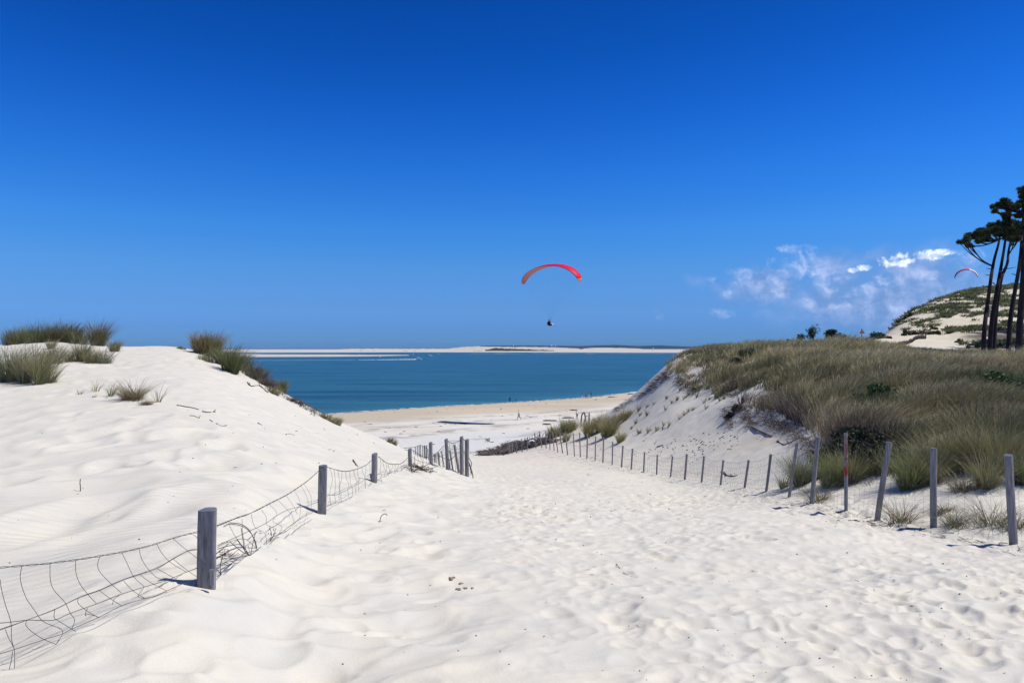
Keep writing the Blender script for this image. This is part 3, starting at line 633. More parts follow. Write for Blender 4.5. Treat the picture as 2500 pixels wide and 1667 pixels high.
VT = [[(0, 800), (10, 870), (40, 990), (80, 1115), (85, 1240), (105, 1318), (108, 1380), (103, 1460), (68, 1474), (85, 1390), (92, 1330)],
      [(160, 705), (150, 800), (190, 930), (250, 1020), (310, 1103), (380, 1138), (450, 1165), (462, 1205), (420, 1270), (382, 1336), (470, 1310), (468, 1300), (330, 1246), (240, 1190), (195, 1145), (192, 1115), (210, 1098)],
      [(370, 680), (372, 800), (400, 880), (480, 970), (520, 1050), (552, 1100), (530, 1168)],
      [(40, 1170), (60, 1225), (105, 1310)],
      [(405, 1020), (400, 1080), (430, 1105), (560, 1185)],
      [(560, 655), (560, 740), (590, 830), (650, 910), (715, 980)], [(580, 937), (578, 975), (640, 1030), (725, 1080)], [(650, 1012), (634, 1040), (634, 1070), (636, 1055), (700, 1068), (730, 1080)],
      [(740, 628), (722, 690), (740, 745), (820, 830), (900, 900)], [(735, 880), (800, 930), (900, 995)], [(890, 912), (845, 945), (832, 985)],
      [(900, 600), (940, 680), (990, 780), (1070, 855)], [(915, 810), (980, 880), (1075, 942)], [(1065, 860), (1020, 925), (1070, 940)],
      [(1030, 570), (1045, 640), (1090, 715), (1160, 785), (1235, 805)], [(1035, 765), (1120, 825), (1235, 885)], [(1235, 805), (1200, 845), (1172, 853)],
      [(1160, 535), (1200, 610), (1270, 680), (1380, 745)], [(1165, 722), (1300, 795)], [(1345, 765), (1310, 785), (1300, 805)],
      [(1280, 497), (1390, 590), (1525, 690)], [(1280, 648), (1370, 720), (1455, 780)], [(1400, 462), (1440, 475), (1475, 512)],
      [(1560, 700), (1545, 770), (1535, 810)], [(1690, 385), (1740, 480), (1800, 560), (1815, 605)], [(1790, 352), (1800, 480), (1825, 600)],
      [(1860, 318), (1885, 410), (1960, 460), (1975, 550)], [(1935, 285), (1970, 340), (1975, 395), (2035, 420)], [(1995, 248), (2050, 310), (2020, 370), (2085, 410), (2060, 470)],
      [(2060, 215), (2140, 300), (2165, 330), (2175, 385)], [(2120, 182), (2180, 270), (2200, 320)], [(2180, 145), (2215, 210), (2225, 290), (2215, 345)], [(2230, 110), (2280, 220), (2265, 335)], [(2250, 95), (2300, 180), (2305, 280)]]
for i, L in enumerate(VT): thin(c2(L), 0.0016, 0.2+0.02*(i % 5))
J = lambda pts, j: [(a+random.uniform(-j, j), b+random.uniform(-j, j)) for a, b in pts]
twist([(530, 1283), (575, 1265), (611, 1252.5), (658, 1229), (701, 1207), (736, 1184), (756, 1169), (779, 1148), (790, 1137)], 0.003, 0, 0.006)
thin([(531, 1407), (557, 1381), (577, 1366), (599, 1349.5), (628, 1341), (663, 1311.6), (683, 1303), (716, 1277), (749, 1257), (775, 1244)], 0.003, 0.2)
thin([(531, 1331), (574, 1312), (603.5, 1298), (646, 1278.6), (686, 1252), (719, 1239), (745, 1236), (775, 1225)], 0.0026, 0.2)
thin([(531, 1335), (560, 1322), (600, 1316), (640, 1345), (675, 1308), (700, 1296), (735, 1262), (770, 1242)], 0.002, 0.25)
for a, b in (((800, 1140), (875, 1146)),): pass
def span(top, mid, bot, nv, r, tw=True):
    (twist(top, r*1.1, 0, r*1.6) if tw else thin(top, r*1.2))
    thin(mid, r, 0.15); thin(bot, r, 0.2)
    tu = [p[0] for p in top]; tv = [p[1] for p in top]; bu = [p[0] for p in bot]; bv = [p[1] for p in bot]; mu = [p[0] for p in mid]; mv = [p[1] for p in mid]
    for i in range(nv):
        f = (i+0.6)/nv; u = tu[0]+(tu[-1]-tu[0])*f; u2 = u+random.uniform(-2, 6)*(dlin(u) < 18 and 1.4 or 0.6)
        v0 = float(np.interp(u, tu, tv)); v1 = float(np.interp(u2, mu, mv)); v2_ = float(np.interp(u2+2, bu, bv)); w_ = (v2_-v0)*0.05
        thin([(u, v0), (u+w_*random.uniform(-1, 1)+1.5, v0*0.6+v1*0.4), (u2-w_*random.uniform(-1, 1.5), v0*0.25+v1*0.75), (u2, v1), (u2+random.uniform(-3, 3)*0.8, v1*0.4+v2_*0.6), (u2+2, v2_+random.uniform(0, 4))], r*0.75, 0.15)
span([(799.5, 1140), (819, 1146), (838, 1150), (854.5, 1149), (875.5, 1143), (894, 1134.6), (906, 1123)], [(799.5, 1207), (819, 1208), (840, 1199), (864, 1187), (887, 1173), (901, 1164)], [(798, 1236), (817, 1228), (838, 1222), (861.5, 1210.6), (887, 1201), (899, 1187), (913, 1172)], 11, 0.0034)
span([(923.5, 1114), (943, 1129), (962, 1133), (981, 1130), (995, 1117)], [(921, 1156), (940, 1158), (962, 1150), (980, 1146), (1000, 1128)], [(921, 1172), (943, 1174), (962, 1176), (978.5, 1163), (990, 1158), (1003, 1140)], 10, 0.0045)
span([(1006, 1098), (1019, 1106), (1032, 1114), (1046, 1115)], [(1006, 1115), (1020, 1124), (1035, 1128), (1048, 1130)], [(1008, 1138), (1022, 1140), (1037, 1139), (1050, 1136)], 8, 0.0055)
span([(1055, 1114), (1067, 1105), (1083, 1088)], [(1055, 1122), (1068, 1118), (1087, 1108)], [(1054, 1136), (1070, 1136), (1088, 1140)], 7, 0.0055)
span([(1092, 1075), (1102, 1081), (1112, 1080), (1124, 1074)], [(1092, 1090), (1106, 1097), (1125, 1094)], [(1093, 1143), (1110, 1150), (1126, 1155)], 12, 0.005)
span([(1129, 1069), (1134, 1074), (1138, 1078)], [(1129, 1100), (1134, 1104), (1139, 1105)], [(1129, 1158), (1134, 1160), (1139, 1163)], 4, 0.005)
thin([(1143, 1115), (1150, 1127), (1151, 1135), (1148, 1145), (1154, 1160), (1154, 1168)], 0.014); thin([(1142, 1120), (1147, 1135), (1152, 1150), (1155, 1166)], 0.018); thin([(1143, 1130), (1148, 1142), (1150, 1160)], 0.012)
wire_thick.build('top_wire', M_WIRE, fr); wire_thin.build('wire_netting', M_WIRE, fr)

# the row of weathered pickets dropping behind the bend
PK = [(1014, 1102, 1090, 2, 35), (1019, 1104, 1088, 2, 34), (1023.3, 1106, 1086.3, 2.2, 33), (1026.6, 1108, 1086, 2.2, 32), (1032, 1110, 1089.5, 2, 31.5), (1037, 1112.5, 1087, 4, 31), (1041.5, 1114, 1087, 3.2, 30.5), (1045.5, 1116, 1098, 2, 30),
      (1060.5, 1123, 1107.5, 2.8, 29), (1064.3, 1125, 1108.5, 2.8, 28.6), (1071, 1129, 1104.5, 4.4, 28.2), (1081, 1134, 1100.5, 2.8, 27.8), (1097.5, 1144, 1119, 3, 27.4), (1102.5, 1147, 1099, 4, 27), (1115.5, 1153, 1086, 6, 26.6)]
LEAN = [0, 0, 0, 0, 0, -1, 0, -2, -1, -1, -2.5, -7, -3, -8.5, -12]
pr = root('picket_fence', P(1070, 1129, 28.2), 'row of leaning grey wooden pickets dropping out of sight behind the wire fence', 'fence')
for (u, vb, vt, wp, d), ln in zip(PK, LEAN):
    m_ = MB(); post_mesh(P(u-ln/2, vb+6, d), P(u+ln/2, vt, d), wp/F*d/2, m_, n=8); m_.build('picket', [M_POST, M_POSTTOP], pr)
m_ = MB(); m_.tube(smooth_poly([P(985, 1094, 38), P(1012, 1091, 35.2), P(1026, 1086.5, 32), P(1037, 1092, 31), P(1046, 1097, 30)]), 0.012, 5); m_.tube(smooth_poly([P(1058, 1114, 29.2), P(1071, 1112, 28.2), P(1081, 1117, 27.8), P(1100, 1122, 27), P(1115, 1105, 26.6)]), 0.012, 5)
m_.build('binding_wire', M_WIRE, pr)

# long fence along the right of the path: (foot u, v, top u, v, width px, metres)
RF = [(2740, 1392, 2715, 1150, 22, 8.4), (2474, 1328, 2462, 1111, 19, 9.9), (2279, 1288, 2279, 1094, 16, 11.8), (2142, 1270, 2171, 1079, 15.5, 12.7), (2066, 1245, 2065, 1058, 9, 14), (1982, 1228, 1997, 1066, 11, 15.5), (1927, 1212, 1946, 1081, 7.5, 17), (1871, 1199, 1882, 1109, 7, 19.2),
      (1818, 1191, 1828, 1123, 6.5, 21.3), (1759, 1184, 1766, 1123, 5.2, 23.5), (1713, 1177, 1719, 1113, 5.5, 25.6), (1672, 1171, 1677, 1109, 6, 28), (1637, 1164, 1642, 1114, 4.2, 30), (1603, 1158, 1605, 1110, 4.2, 32), (1571.5, 1151, 1573.7, 1103, 4.2, 34), (1541, 1146, 1544.6, 1095, 4.2, 36),
      (1517.6, 1140, 1521, 1088, 4, 38), (1494.6, 1134.7, 1496, 1078, 3.4, 40), (1472, 1129.6, 1473.7, 1067, 3.8, 42.5), (1453, 1125, 1454, 1065, 3.2, 44.5), (1433, 1119, 1434, 1058.7, 3.4, 47), (1417, 1116, 1415, 1056, 3, 49), (1402.5, 1114, 1399.5, 1057, 3, 50.5), (1386, 1111, 1380, 1054, 3, 51.5), (1373.7, 1106, 1366, 1055.6, 2.8, 53), (1362, 1104, 1357, 1063, 2.4, 54), (1353, 1100, 1348.7, 1053.6, 2.6, 55.5),
      (1342.6, 1097.7, 1343, 1060, 2.4, 57), (1333.4, 1095, 1332, 1053, 2.4, 58.5), (1323, 1092.6, 1317, 1053, 2.6, 60), (1308.7, 1094, 1305, 1057, 2.6, 62), (1287, 1099.7, 1287.8, 1067, 2.4, 64), (1274.5, 1103, 1273.5, 1071, 2.4, 66), (1261, 1106, 1261, 1075.5, 2.4, 68), (1250.5, 1107, 1250.5, 1076, 2.3, 70), (1244.6, 1107, 1243, 1078, 2.4, 72), (1241, 1106, 1240.5, 1080, 2.0, 74)]
rr_ = root('post_fence', hit(1672, 1171, 22, 34), 'long fence of thin grey stakes with square wire netting right of the path', 'fence')
RP = []
M_REDPOST = M_POST.copy(); M_REDPOST.name = 'flaking_red_paint'
_t = NT(M_REDPOST.node_tree); _pb = [q for q in _t.nt.nodes if q.type == 'BSDF_PRINCIPLED'][0]; _c = _pb.inputs['Base Color'].links[0].from_socket
_nz = _t.noise(_t.n('ShaderNodeTexCoord').outputs['Object'], 9.0, 3, 0.6)
_t.put(_pb.inputs['Base Color'], _t.mix(_t.sstep(_nz, 0.49, 0.55), _c, (0.26, 0.05, 0.03)))
for i, (ub, vb, ut, vt, wp, d0) in enumerate(RF):
    h = hit(ub, vb, d0*0.86, d0*1.16); d = h.y
    if not (d0*0.87 < d < d0*1.15): d = d0
    b = P(ub, vb, d); b.z = min(b.z, gz(b.x, b.y)+0.02); t_ = P(ut, vt, d*(1+random.uniform(-0.004, 0.004))); m_ = MB()
    post_mesh(b, t_, wp/F*d/2*0.95, m_, half=(i % 3 == 0), n=12 if i < 8 else 8, cut=random.uniform(0, .3), mi2=2 if i == 4 else None)
    po = m_.build('post', [M_POST, M_POSTTOP, M_REDPOST], rr_); RP.append((b, t_))
    if i == 4:
        put(po, 'post with red paint flaking off its upper half')
net = MB()
nb = (RP[0][0]+(RP[0][0]-RP[1][0])*1.1, RP[0][1]+(RP[0][1]-RP[1][1])*1.1)
chain = [nb]+RP
for i in range(len(chain)-1):
    (b0, t0), (b1, t1) = chain[i], chain[i+1]; d = b1.y; near = d < 33
    rows = [1.0, 0.78, 0.55, 0.36, 0.2, 0.08] if near else [0.98, 0.5, 0.1]
    rad = max(0.0016, 0.00011*d); off = Vector((-0.03, -0.03, 0))
    def at(f, g):
        p = b0.lerp(t0, g).lerp(b1.lerp(t1, g), f)+off; sag = 0.10*4*f*(1-f)*(0.3+0.7*g); p.z -= sag*min(1.0, (t0-b0).length); return p
    for g in rows:
        ph = random.uniform(0, 6); net.tube([at(f/8, g)+Vector((0, 0, 0.02*sin(ph+f*2.1))) for f in range(9)], rad*(1.35 if g > 0.9 else 1), 4, caps=False)
    if near or i < 24:
        nv = max(3, int((b1-b0).length/(0.15 if near else 0.3)))
        for k in range(1, nv): f = k/nv; net.tube([at(f, g)+Vector((random.uniform(-.012, .012), random.uniform(-.012, .012), 0)) for g in (1.0, 0.78, 0.55, 0.36, 0.2, 0.05)], rad*0.75, 4, caps=False)
net.build('wire_netting', M_WIRE2, rr_)

# fences on the far dune
def hill_fence(uv, ds, hpx, label, step=0.45):
    pts = [P(u, v, d) for (u, v), d in zip(uv, ds)]
    for p in pts: p.z = gz(p.x, p.y)
    r = root('picket_fence', pts[len(pts)//2], label, 'fence'); m_ = MB(); wr = MB(); prev = None
    for i in range(len(pts)-1):
        L = (pts[i+1]-pts[i]).length; n = max(2, int(L/step))
        for k in range(n):
            p = pts[i].lerp(pts[i+1], k/n); p.z = gz(p.x, p.y); h = hpx/F*p.y*random.uniform(0.75, 1.0); ln = random.uniform(-.05, .05)
            m_.tube([p-Vector((0, 0, .2)), p+Vector((ln, ln, h))], 0.05, 5)
            q = p+Vector((0, 0, h*0.8))
            if prev: wr.tube([prev, q], 0.03, 4)
            prev = q
    m_.build('slats', M_TWIG, r); wr.build('wire', M_WIRE2, r)
hill_fence([(2190, 840), (2215, 836), (2240, 829), (2262, 820)], [96, 102, 110, 119], 11, 'short slatted fence climbing the bare sand at the foot of the far dune')
hill_fence([(2296, 817), (2350, 812), (2400, 806), (2450, 800), (2540, 790)], [122, 124, 126, 128, 131], 12, 'long slatted fence crossing the far dune behind the pine trunks')

# ------------------------------------------------------------------ grasses
def blades(pos, ln, outdir, out, bend, wid, wind, col, tipcol, droop=0.25):
    """arrays of N blades -> vertices and faces (three bands each)"""
    N = len(pos); fs = np.array([0, 0.36, 0.72, 1.0])
    ang = RNG.uniform(0, 2*pi, N); sd = np.stack([np.cos(ang), np.sin(ang), np.zeros(N)], 1)
    V = np.zeros((N, 7, 3)); C_ = np.zeros((N, 7, 3))
    od = np.stack([np.cos(outdir), np.sin(outdir), np.zeros(N)], 1)
    for k, f in enumerate(fs):
        c = pos+od*((out*f+bend*f*f)*ln)[:, None]+wind*(f**1.7*ln)[:, None]
        c[:, 2] += ln*(f-droop*f*f*np.clip(out+bend, 0, 1.4))
        w_ = wid*(1-0.35*f)
        cc = col+(tipcol-col)*f
        if k < 3: V[:, 2*k] = c-sd*w_[:, None]/2; V[:, 2*k+1] = c+sd*w_[:, None]/2; C_[:, 2*k] = cc; C_[:, 2*k+1] = cc
        else: V[:, 6] = c; C_[:, 6] = cc
    b = np.arange(N)*7
    q = np.concatenate([np.stack([b, b+1, b+3, b+2], 1), np.stack([b+2, b+3, b+5, b+4], 1)]); t = np.stack([b+4, b+5, b+6], 1)
    return V.reshape(-1, 3), q, t, C_.reshape(-1, 3)
OLIVE = np.array([0.142, 0.162, 0.066]); DOLIVE = np.array([0.074, 0.092, 0.040]); TAN = np.array([0.36, 0.30, 0.18]); STRAW = np.array([0.29, 0.25, 0.15]); BROWN = np.array([0.15, 0.10, 0.06])
GREY = np.array([0.145, 0.125, 0.115]); GREEN = np.array([0.036, 0.078, 0.022]); BLUEG = np.array([0.10, 0.125, 0.08]); DEAD = np.array([0.085, 0.065, 0.06])
def tufts(name, cen, hgt, rad, cnt, palettes, wid, wind=(0.18, 0.05, 0), spread=(0.15, 0.5), bend=(0.05, 0.5), origin=None, material=None, tipmix=0.45, droop=0.25, sink=0.03):
    cen = np.asarray(cen, float); hgt = np.asarray(hgt, float); cnt = np.asarray(cnt, int); rep = np.repeat(np.arange(len(cen)), cnt); N = len(rep)
    a = RNG.uniform(0, 2*pi, N); rr = np.sqrt(RNG.uniform(0, 1, N)); R_ = np.asarray(rad, float)[rep]
    pos = cen[rep].copy(); pos[:, 0] += np.cos(a)*rr*R_; pos[:, 1] += np.sin(a)*rr*R_
    pos[:, 2] = terrain(pos[:, 0], pos[:, 1], micro=False) if False else pos[:, 2]
    ln = hgt[rep]*RNG.uniform(0.42, 1.12, N)*(1-0.15*rr); od = a+RNG.normal(0, 0.5, N)
    pal = np.asarray(palettes)[rep]; tint = RNG.uniform(0.72, 1.3, (N, 1)); col = pal[:, 0]*tint; tip = (pal[:, 0]*(1-tipmix)+pal[:, 1]*tipmix)*tint*RNG.uniform(0.9, 1.35, (N, 1))
    mix_ = RNG.uniform(0, 1, N) < 0.22; col[mix_] = pal[mix_, 1]*tint[mix_]*0.9; tip[mix_] = pal[mix_, 1]*tint[mix_]*1.1
    wd = np.asarray(wid, float)[rep]*RNG.uniform(0.7, 1.3, N)
    w_ = np.asarray(wind, float); w_ = (w_[rep] if w_.ndim == 2 else w_[None, :])*RNG.uniform(0.4, 1.5, (N, 1))
    V, q, t, C_ = blades(pos-np.array([0, 0, sink]), ln, od, RNG.uniform(*spread, N)*(0.3+rr), RNG.uniform(*bend, N), wd, w_, col, tip, droop)
    if origin is not None: V = V-np.array(origin)[None, :]
    return link(name, np_mesh(name, V, q, t, C_, material or M_GRASS, smooth=False), origin if origin is not None else (0, 0, 0))
def zfix(c): c = np.asarray(c, float); c[:, 2] = terrain(c[:, 0], c[:, 1]); return c

def clump(u, v, hpx, wpx, label, kinds=(OLIVE, TAN), dens=1.0, dr=None, wind=(0.15, 0.03, 0), spread=(0.08, 0.42), bend=(0.0, 0.5), group=None, name='grass_clump', cat='grass clump', sparse=False, material=None):
    """one clump of marram standing at photo pixel (u, v), hpx tall and wpx wide"""
    c = hit(u, v, *(dr or (2.5, 150))); d = c.y; H = hpx/F*d*1.38; Wd = wpx/F*d
    n = int((380 if not sparse else 60)*dens); k = max(1, int(6*dens)) if not sparse else max(2, int(4*dens))
    cs = []; hs_ = []
    for i in range(k):
        q = random.uniform(-0.5, 0.5)*max(0.05, Wd-H*0.25)*0.72; cs.append((c.x+q, c.y+random.uniform(-0.5, 0.5)*Wd*0.35, 0)); hs_.append(H*random.uniform(0.72, 1.15)*(1-0.35*abs(q)/(Wd/2+1e-6)))
    cs = zfix(cs)
    wd = max(0.0042, 0.00043*d) if not sparse else max(0.006, 0.0006*d)
    pal = [(kinds[0]*random.uniform(0.9, 1.35)+STRAW*0.10, kinds[1]*1.15+STRAW*0.1) for _ in range(k)]
    o = tufts(name, cs, hs_, [max(0.04, Wd*0.17)]*k, [max(6, n//k)]*k, pal, [wd]*k, wind, spread, bend, origin=(c.x, c.y, float(cs[:, 2].min())), material=material)
    return put(o, label, cat, group)

# --- left dune
LD = 'marram clumps on the left dune'
for a in [
 (64, 832, 42, 40, 'medium dark clump between the far left and the broad crest clumps', (DOLIVE, OLIVE), 1.6, (25, 39)), (178, 835, 46, 36, 'pointed clump between the feathery and the low brownish crest clumps', (DOLIVE, OLIVE), 1.5, (25, 39)),
 (62, 936, 84, 44, 'green clump filling the space between the two tall left clumps', (BLUEG, STRAW), 1.4, (18, 28)), (110, 886, 36, 40, 'pale thin tuft at the left end of the row in the hollow', (BLUEG, STRAW), 0.8, (20, 36)),
 (225, 886, 34, 36, 'small tuft between the slim upright clump and the fan-shaped one', (OLIVE, STRAW), 0.8, (20, 36)),
 (29, 931, 96, 78, 'dense tall green clump at the left edge below the dune crest', (BLUEG, OLIVE), 2.2, (18, 28)),
 (96, 938, 98, 44, 'tall upright clump just right of the leftmost dense one', (OLIVE, STRAW), 1.5, (18, 28)),
 (121, 934, 56, 48, 'loose spreading grass tuft beside the tall upright clump', (OLIVE, STRAW), 0.5, (18, 28)),
 (141, 886, 44, 46, 'low thin green tuft in the hollow behind the tall clumps', (BLUEG, STRAW), 0.8, (20, 36)),
 (166, 882, 36, 46, 'pale short tuft on the left dune between thin tufts', (BLUEG, STRAW), 0.7, (20, 36)),
 (200, 882, 56, 34, 'slim upright clump on the left dune face', (OLIVE, STRAW), 1.0, (20, 36)),
 (246, 886, 40, 62, 'wide fan-shaped tuft at the right end of the left dune vegetation', (BLUEG, STRAW), 1.0, (20, 36)),
 (120, 852, 26, 30, 'small tuft on the bare sand just under the left crest', (OLIVE, STRAW), 0.6, (24, 38)),
 (27, 829, 43.2, 58, 'dark clump on the crest at the far left', (DOLIVE, BROWN), 1.6, (25, 39)),
 (100, 832, 48.6, 70, 'broad dark green clump second from the left on the left crest', (DOLIVE, OLIVE), 2.0, (25, 39)),
 (150, 833, 48.6, 60, 'dark feathery clump in the middle of the left crest', (DOLIVE, BROWN), 1.8, (25, 39)),
 (198, 836, 35.1, 44, 'low brownish clump on the left crest', (DOLIVE, STRAW), 1.1, (25, 39)),
 (236, 842, 59.4, 46, 'tall rounded clump near the right end of the left crest', (DOLIVE, BROWN), 1.7, (25, 39)),
 (282, 858, 30, 30, 'small separate tuft where the crest turns to bare sand', (OLIVE, STRAW), 0.9, (25, 39))]:
    clump(*a[:5], kinds=a[5], dens=a[6], dr=a[7], group=LD)
clump(325, 976, 50, 62, 'brown and green windblown tuft alone on the bare left dune', (BROWN*1.2, OLIVE), 1.5, (14, 26), wind=(-0.05, 0, 0), spread=(0.35, 0.85), bend=(0.1, 0.6))
clump(352, 988, 20, 30, 'mat of dead brown stems trailing from the windblown tuft', (BROWN, STRAW), 0.8, (14, 26), wind=(0.5, 0.1, -0.1), spread=(0.4, 0.9))
clump(385, 981, 48, 26, 'thin sparse tuft right of the brown windblown tuft', (OLIVE, BROWN), 0.45, (14, 26), sparse=True)
clump(272, 966, 40, 34, 'thin grass stems left of the brown windblown tuft', (OLIVE, STRAW), 0.7, (14, 28), sparse=True)
clump(238, 955, 30, 36, 'wispy pale stems on the left dune face', (STRAW, TAN), 0.5, (14, 28), sparse=True)
clump(190, 962, 18, 26, 'tiny flat sprig of grass below the tall left clumps', (OLIVE, STRAW), 0.4, (14, 28), sparse=True)
clump(225, 970, 13, 16, 'two short bent stems left of the windblown tuft', (DEAD, BROWN), 0.25, (14, 28), sparse=True)
CR = 'clumps along the edge of the left dune'
clump(488, 864, 50, 46, 'big tan-green clump standing on the dune crest against the sky, left half', (OLIVE*0.9, BROWN*1.6), 2.2, (28, 42), group=CR)
clump(516, 872, 62, 44, 'tallest clump of the dune edge against the sky, right half', (OLIVE*0.9, BROWN*1.6), 2.4, (28, 42), group=CR)
clump(540, 890, 46, 34, 'narrow dark clump in the gap between the tallest and the spiky clump', (DOLIVE, OLIVE), 1.6, (26, 40), group=CR)
clump(612, 920, 34, 50, 'dull grey-green clump lower on the falling dune edge', (DOLIVE, GREY), 1.8, (28, 42), group=CR)
clump(656, 944, 22, 50, 'flat dead-looking clump beside the small dark upright one', (GREY, DEAD), 1.4, (28, 42), group=CR)
clump(722, 982, 10, 44, 'very low dead mat halfway down the falling dune edge', (DEAD, GREY), 0.8, (26, 40), group=CR)
clump(503, 882, 26, 46, 'sparse pale fringe at the foot of the tallest edge clump', (OLIVE, STRAW), 0.7, (26, 40), group=CR)
clump(564, 908, 62, 50, 'dark spiky clump against the water next to the tallest clump', (DOLIVE*0.9, OLIVE), 2.4, (26, 40), group=CR)
clump(592, 908, 42, 46, 'rounded dark clump behind the spiky clump on the dune edge', (DOLIVE, GREY), 1.8, (28, 42), group=CR)
clump(632, 930, 30, 62, 'low grey matted clump on the falling dune edge', (GREY, DOLIVE), 1.9, (28, 42), group=CR, wind=(0.35, 0, 0))
clump(687, 956, 32, 26, 'small dark upright clump alone against the blue water', (DOLIVE, OLIVE), 1.2, (28, 42), group=CR)
clump(668, 962, 22, 34, 'straw-coloured tuft under the small dark upright clump', (OLIVE, TAN), 0.7, (26, 38), group=CR, wind=(0.4, 0, 0))
clump(820, 1036, 20, 44, 'low yellow-green clump where the dune edge meets the beach', (OLIVE, TAN), 1.4, (25, 40), group=CR)
clump(793, 1022, 16, 34, 'dull low tuft just above the yellow-green edge clump', (OLIVE, BROWN), 0.9, (25, 40), group=CR)
clump(956, 1083, 16, 32, 'small spiky tuft low on the dune edge near the fence', (DOLIVE, STRAW), 0.9, (25, 38), group=CR)
clump(437, 851, 7, 34, 'very low dry tuft on the bare crest', (OLIVE, BROWN), 0.5, (28, 42), group=CR)

# --- clumps at the foot of the right slope, in the middle of the view
MC = 'marram clumps at the foot of the right slope'
for a in [
 (1351, 1068, 32, 34, 'leftmost rounded clump behind the far end of the right fence', 1.6), (1386, 1056, 38, 44, 'big rounded clump second from the left behind the fence', 2.2),
 (1381, 1078, 26, 20, 'narrow lower tuft in front of the big rounded clump', 0.8), (1437, 1066, 44, 28, 'tall narrow clump beside the driftwood frame', 1.8),
 (1467, 1052, 38, 36, 'clump in the middle of the group behind the others', 1.7), (1484, 1066, 46, 46, 'largest clump of the middle group', 2.3),
 (1508, 1032, 28, 30, 'left half of the far clump highest on the slope', 1.3), (1528, 1024, 26, 30, 'right half of the far clump highest on the slope', 1.3), (1517, 1078, 32, 28, 'thin grey-green tuft right of the largest middle clump', 0.7)]:
    clump(*a[:5], kinds=(OLIVE, TAN), dens=a[5], dr=(45, 90), group=MC, wind=(0.12, 0, 0))
# --- sprigs dotted over the bare slope
SP = [(25, 690), (80, 670), (125, 650), (215, 610), (205, 690), (285, 620), (305, 555), (330, 610), (360, 590), (385, 550), (420, 600), (335, 720), (360, 700), (390, 690), (300, 750), (190, 795), (232, 790), (92, 835), (150, 820), (25, 845), (465, 640), (500, 620), (540, 610), (600, 610), (480, 680), (5, 780), (35, 725), (80, 725), (250, 640), (430, 560), (520, 575), (560, 590), (620, 590), (575, 625)]
for i, (x, y) in enumerate(SP):
    u, v = 1550+x/2.766, 750+y/2.766
    clump(u, v+3, random.uniform(11, 19), random.uniform(6, 13), 'small grass sprig dotted on the bare sandy slope under the right ridge', (BLUEG, STRAW), 0.35, (36, 76), group='sprigs on the bare slope', sparse=True, name='grass_sprig', cat='grass sprig', wind=(0.2, 0, 0))
for u, v in ((1558, 1003), (1580, 1012), (1582, 1056), (1618, 1046), (1633, 1041), (1604, 1050), (1559, 1058), (1540, 1046)):
    clump(u, v+2, random.uniform(9, 17), random.uniform(6, 13), 'small grass sprig dotted on the bare sandy slope under the right ridge', (BLUEG, STRAW), 0.35, (36, 80), group='sprigs on the bare slope', sparse=True, name='grass_sprig', cat='grass sprig', wind=(0.2, 0, 0))
# --- near clumps by the right fence
NC = 'clumps behind the near end of the right fence'
for a in [
 (1957, 1184, 82, 60, 'bright green clump behind the fence left of the red-painted post', (OLIVE*1.05, BLUEG), 2.6), (2040, 1184, 88, 78, 'wide full clump right behind the red-painted post', (OLIVE, OLIVE*1.3), 3.2),
 (2082, 1176, 78, 66, 'right shoulder of the wide clump behind the red-painted post', (OLIVE, STRAW), 2.6), (1917, 1190, 40, 34, 'small loose tuft at the left of the near clumps', (BLUEG, STRAW), 0.5),
 (2222, 1190, 100, 84, 'tall clump behind the fence between two thick posts', (OLIVE, OLIVE*1.3), 3.0), (2270, 1180, 90, 60, 'dark-footed clump behind the weathered straight post', (OLIVE, STRAW), 2.4),
 (2409, 1188, 92, 60, 'reedy upright clump left of the nearest post', (OLIVE, STRAW), 1.6), (2285, 1160, 112, 76, 'tall reeds standing behind the weathered straight post', (OLIVE, STRAW), 2.6), (2340, 1150, 120, 66, 'tall reeds between the last two posts, left bunch', (OLIVE, BROWN*1.4), 2.2), (2385, 1150, 110, 60, 'tall reeds between the last two posts, right bunch', (OLIVE, STRAW), 2.0), (2450, 1155, 118, 76, 'tall reeds just behind the nearest post', (OLIVE, BROWN*1.4), 2.6), (2490, 1180, 96, 60, 'dark clump at the right edge behind the nearest post', (DOLIVE, OLIVE), 2.4)]:
    clump(*a[:5], kinds=a[5], dens=a[6], dr=(9, 26), group=NC, wind=(0.06, 0, 0), spread=(0.2, 0.55))
for a in [
 (1997, 1222, 44, 62, 'sparse trailing tuft at the foot of the fence near the red post'), (2200, 1276, 64, 76, 'open straggly tuft leaning across the near fence'), (2420, 1280, 84, 110, 'large open tuft with arching stems beside the nearest post'),
 (2330, 1282, 56, 66, 'thin stems right of the weathered straight post'), (2480, 1290, 60, 70, 'stems at the right edge below the dark clump'), (2350, 1200, 60, 60, 'brownish straggly tuft up the bank between the last two posts'), (2300, 1250, 30, 40, 'scraps of thin grass on the sand by the straight post')]:
    clump(*a[:5], kinds=(BLUEG, BROWN*1.3), dens=3.6, dr=(8.5, 20), group='straggly tufts along the right fence', sparse=True, spread=(0.3, 0.9), bend=(0.1, 0.8), wind=(0.05, 0, 0))

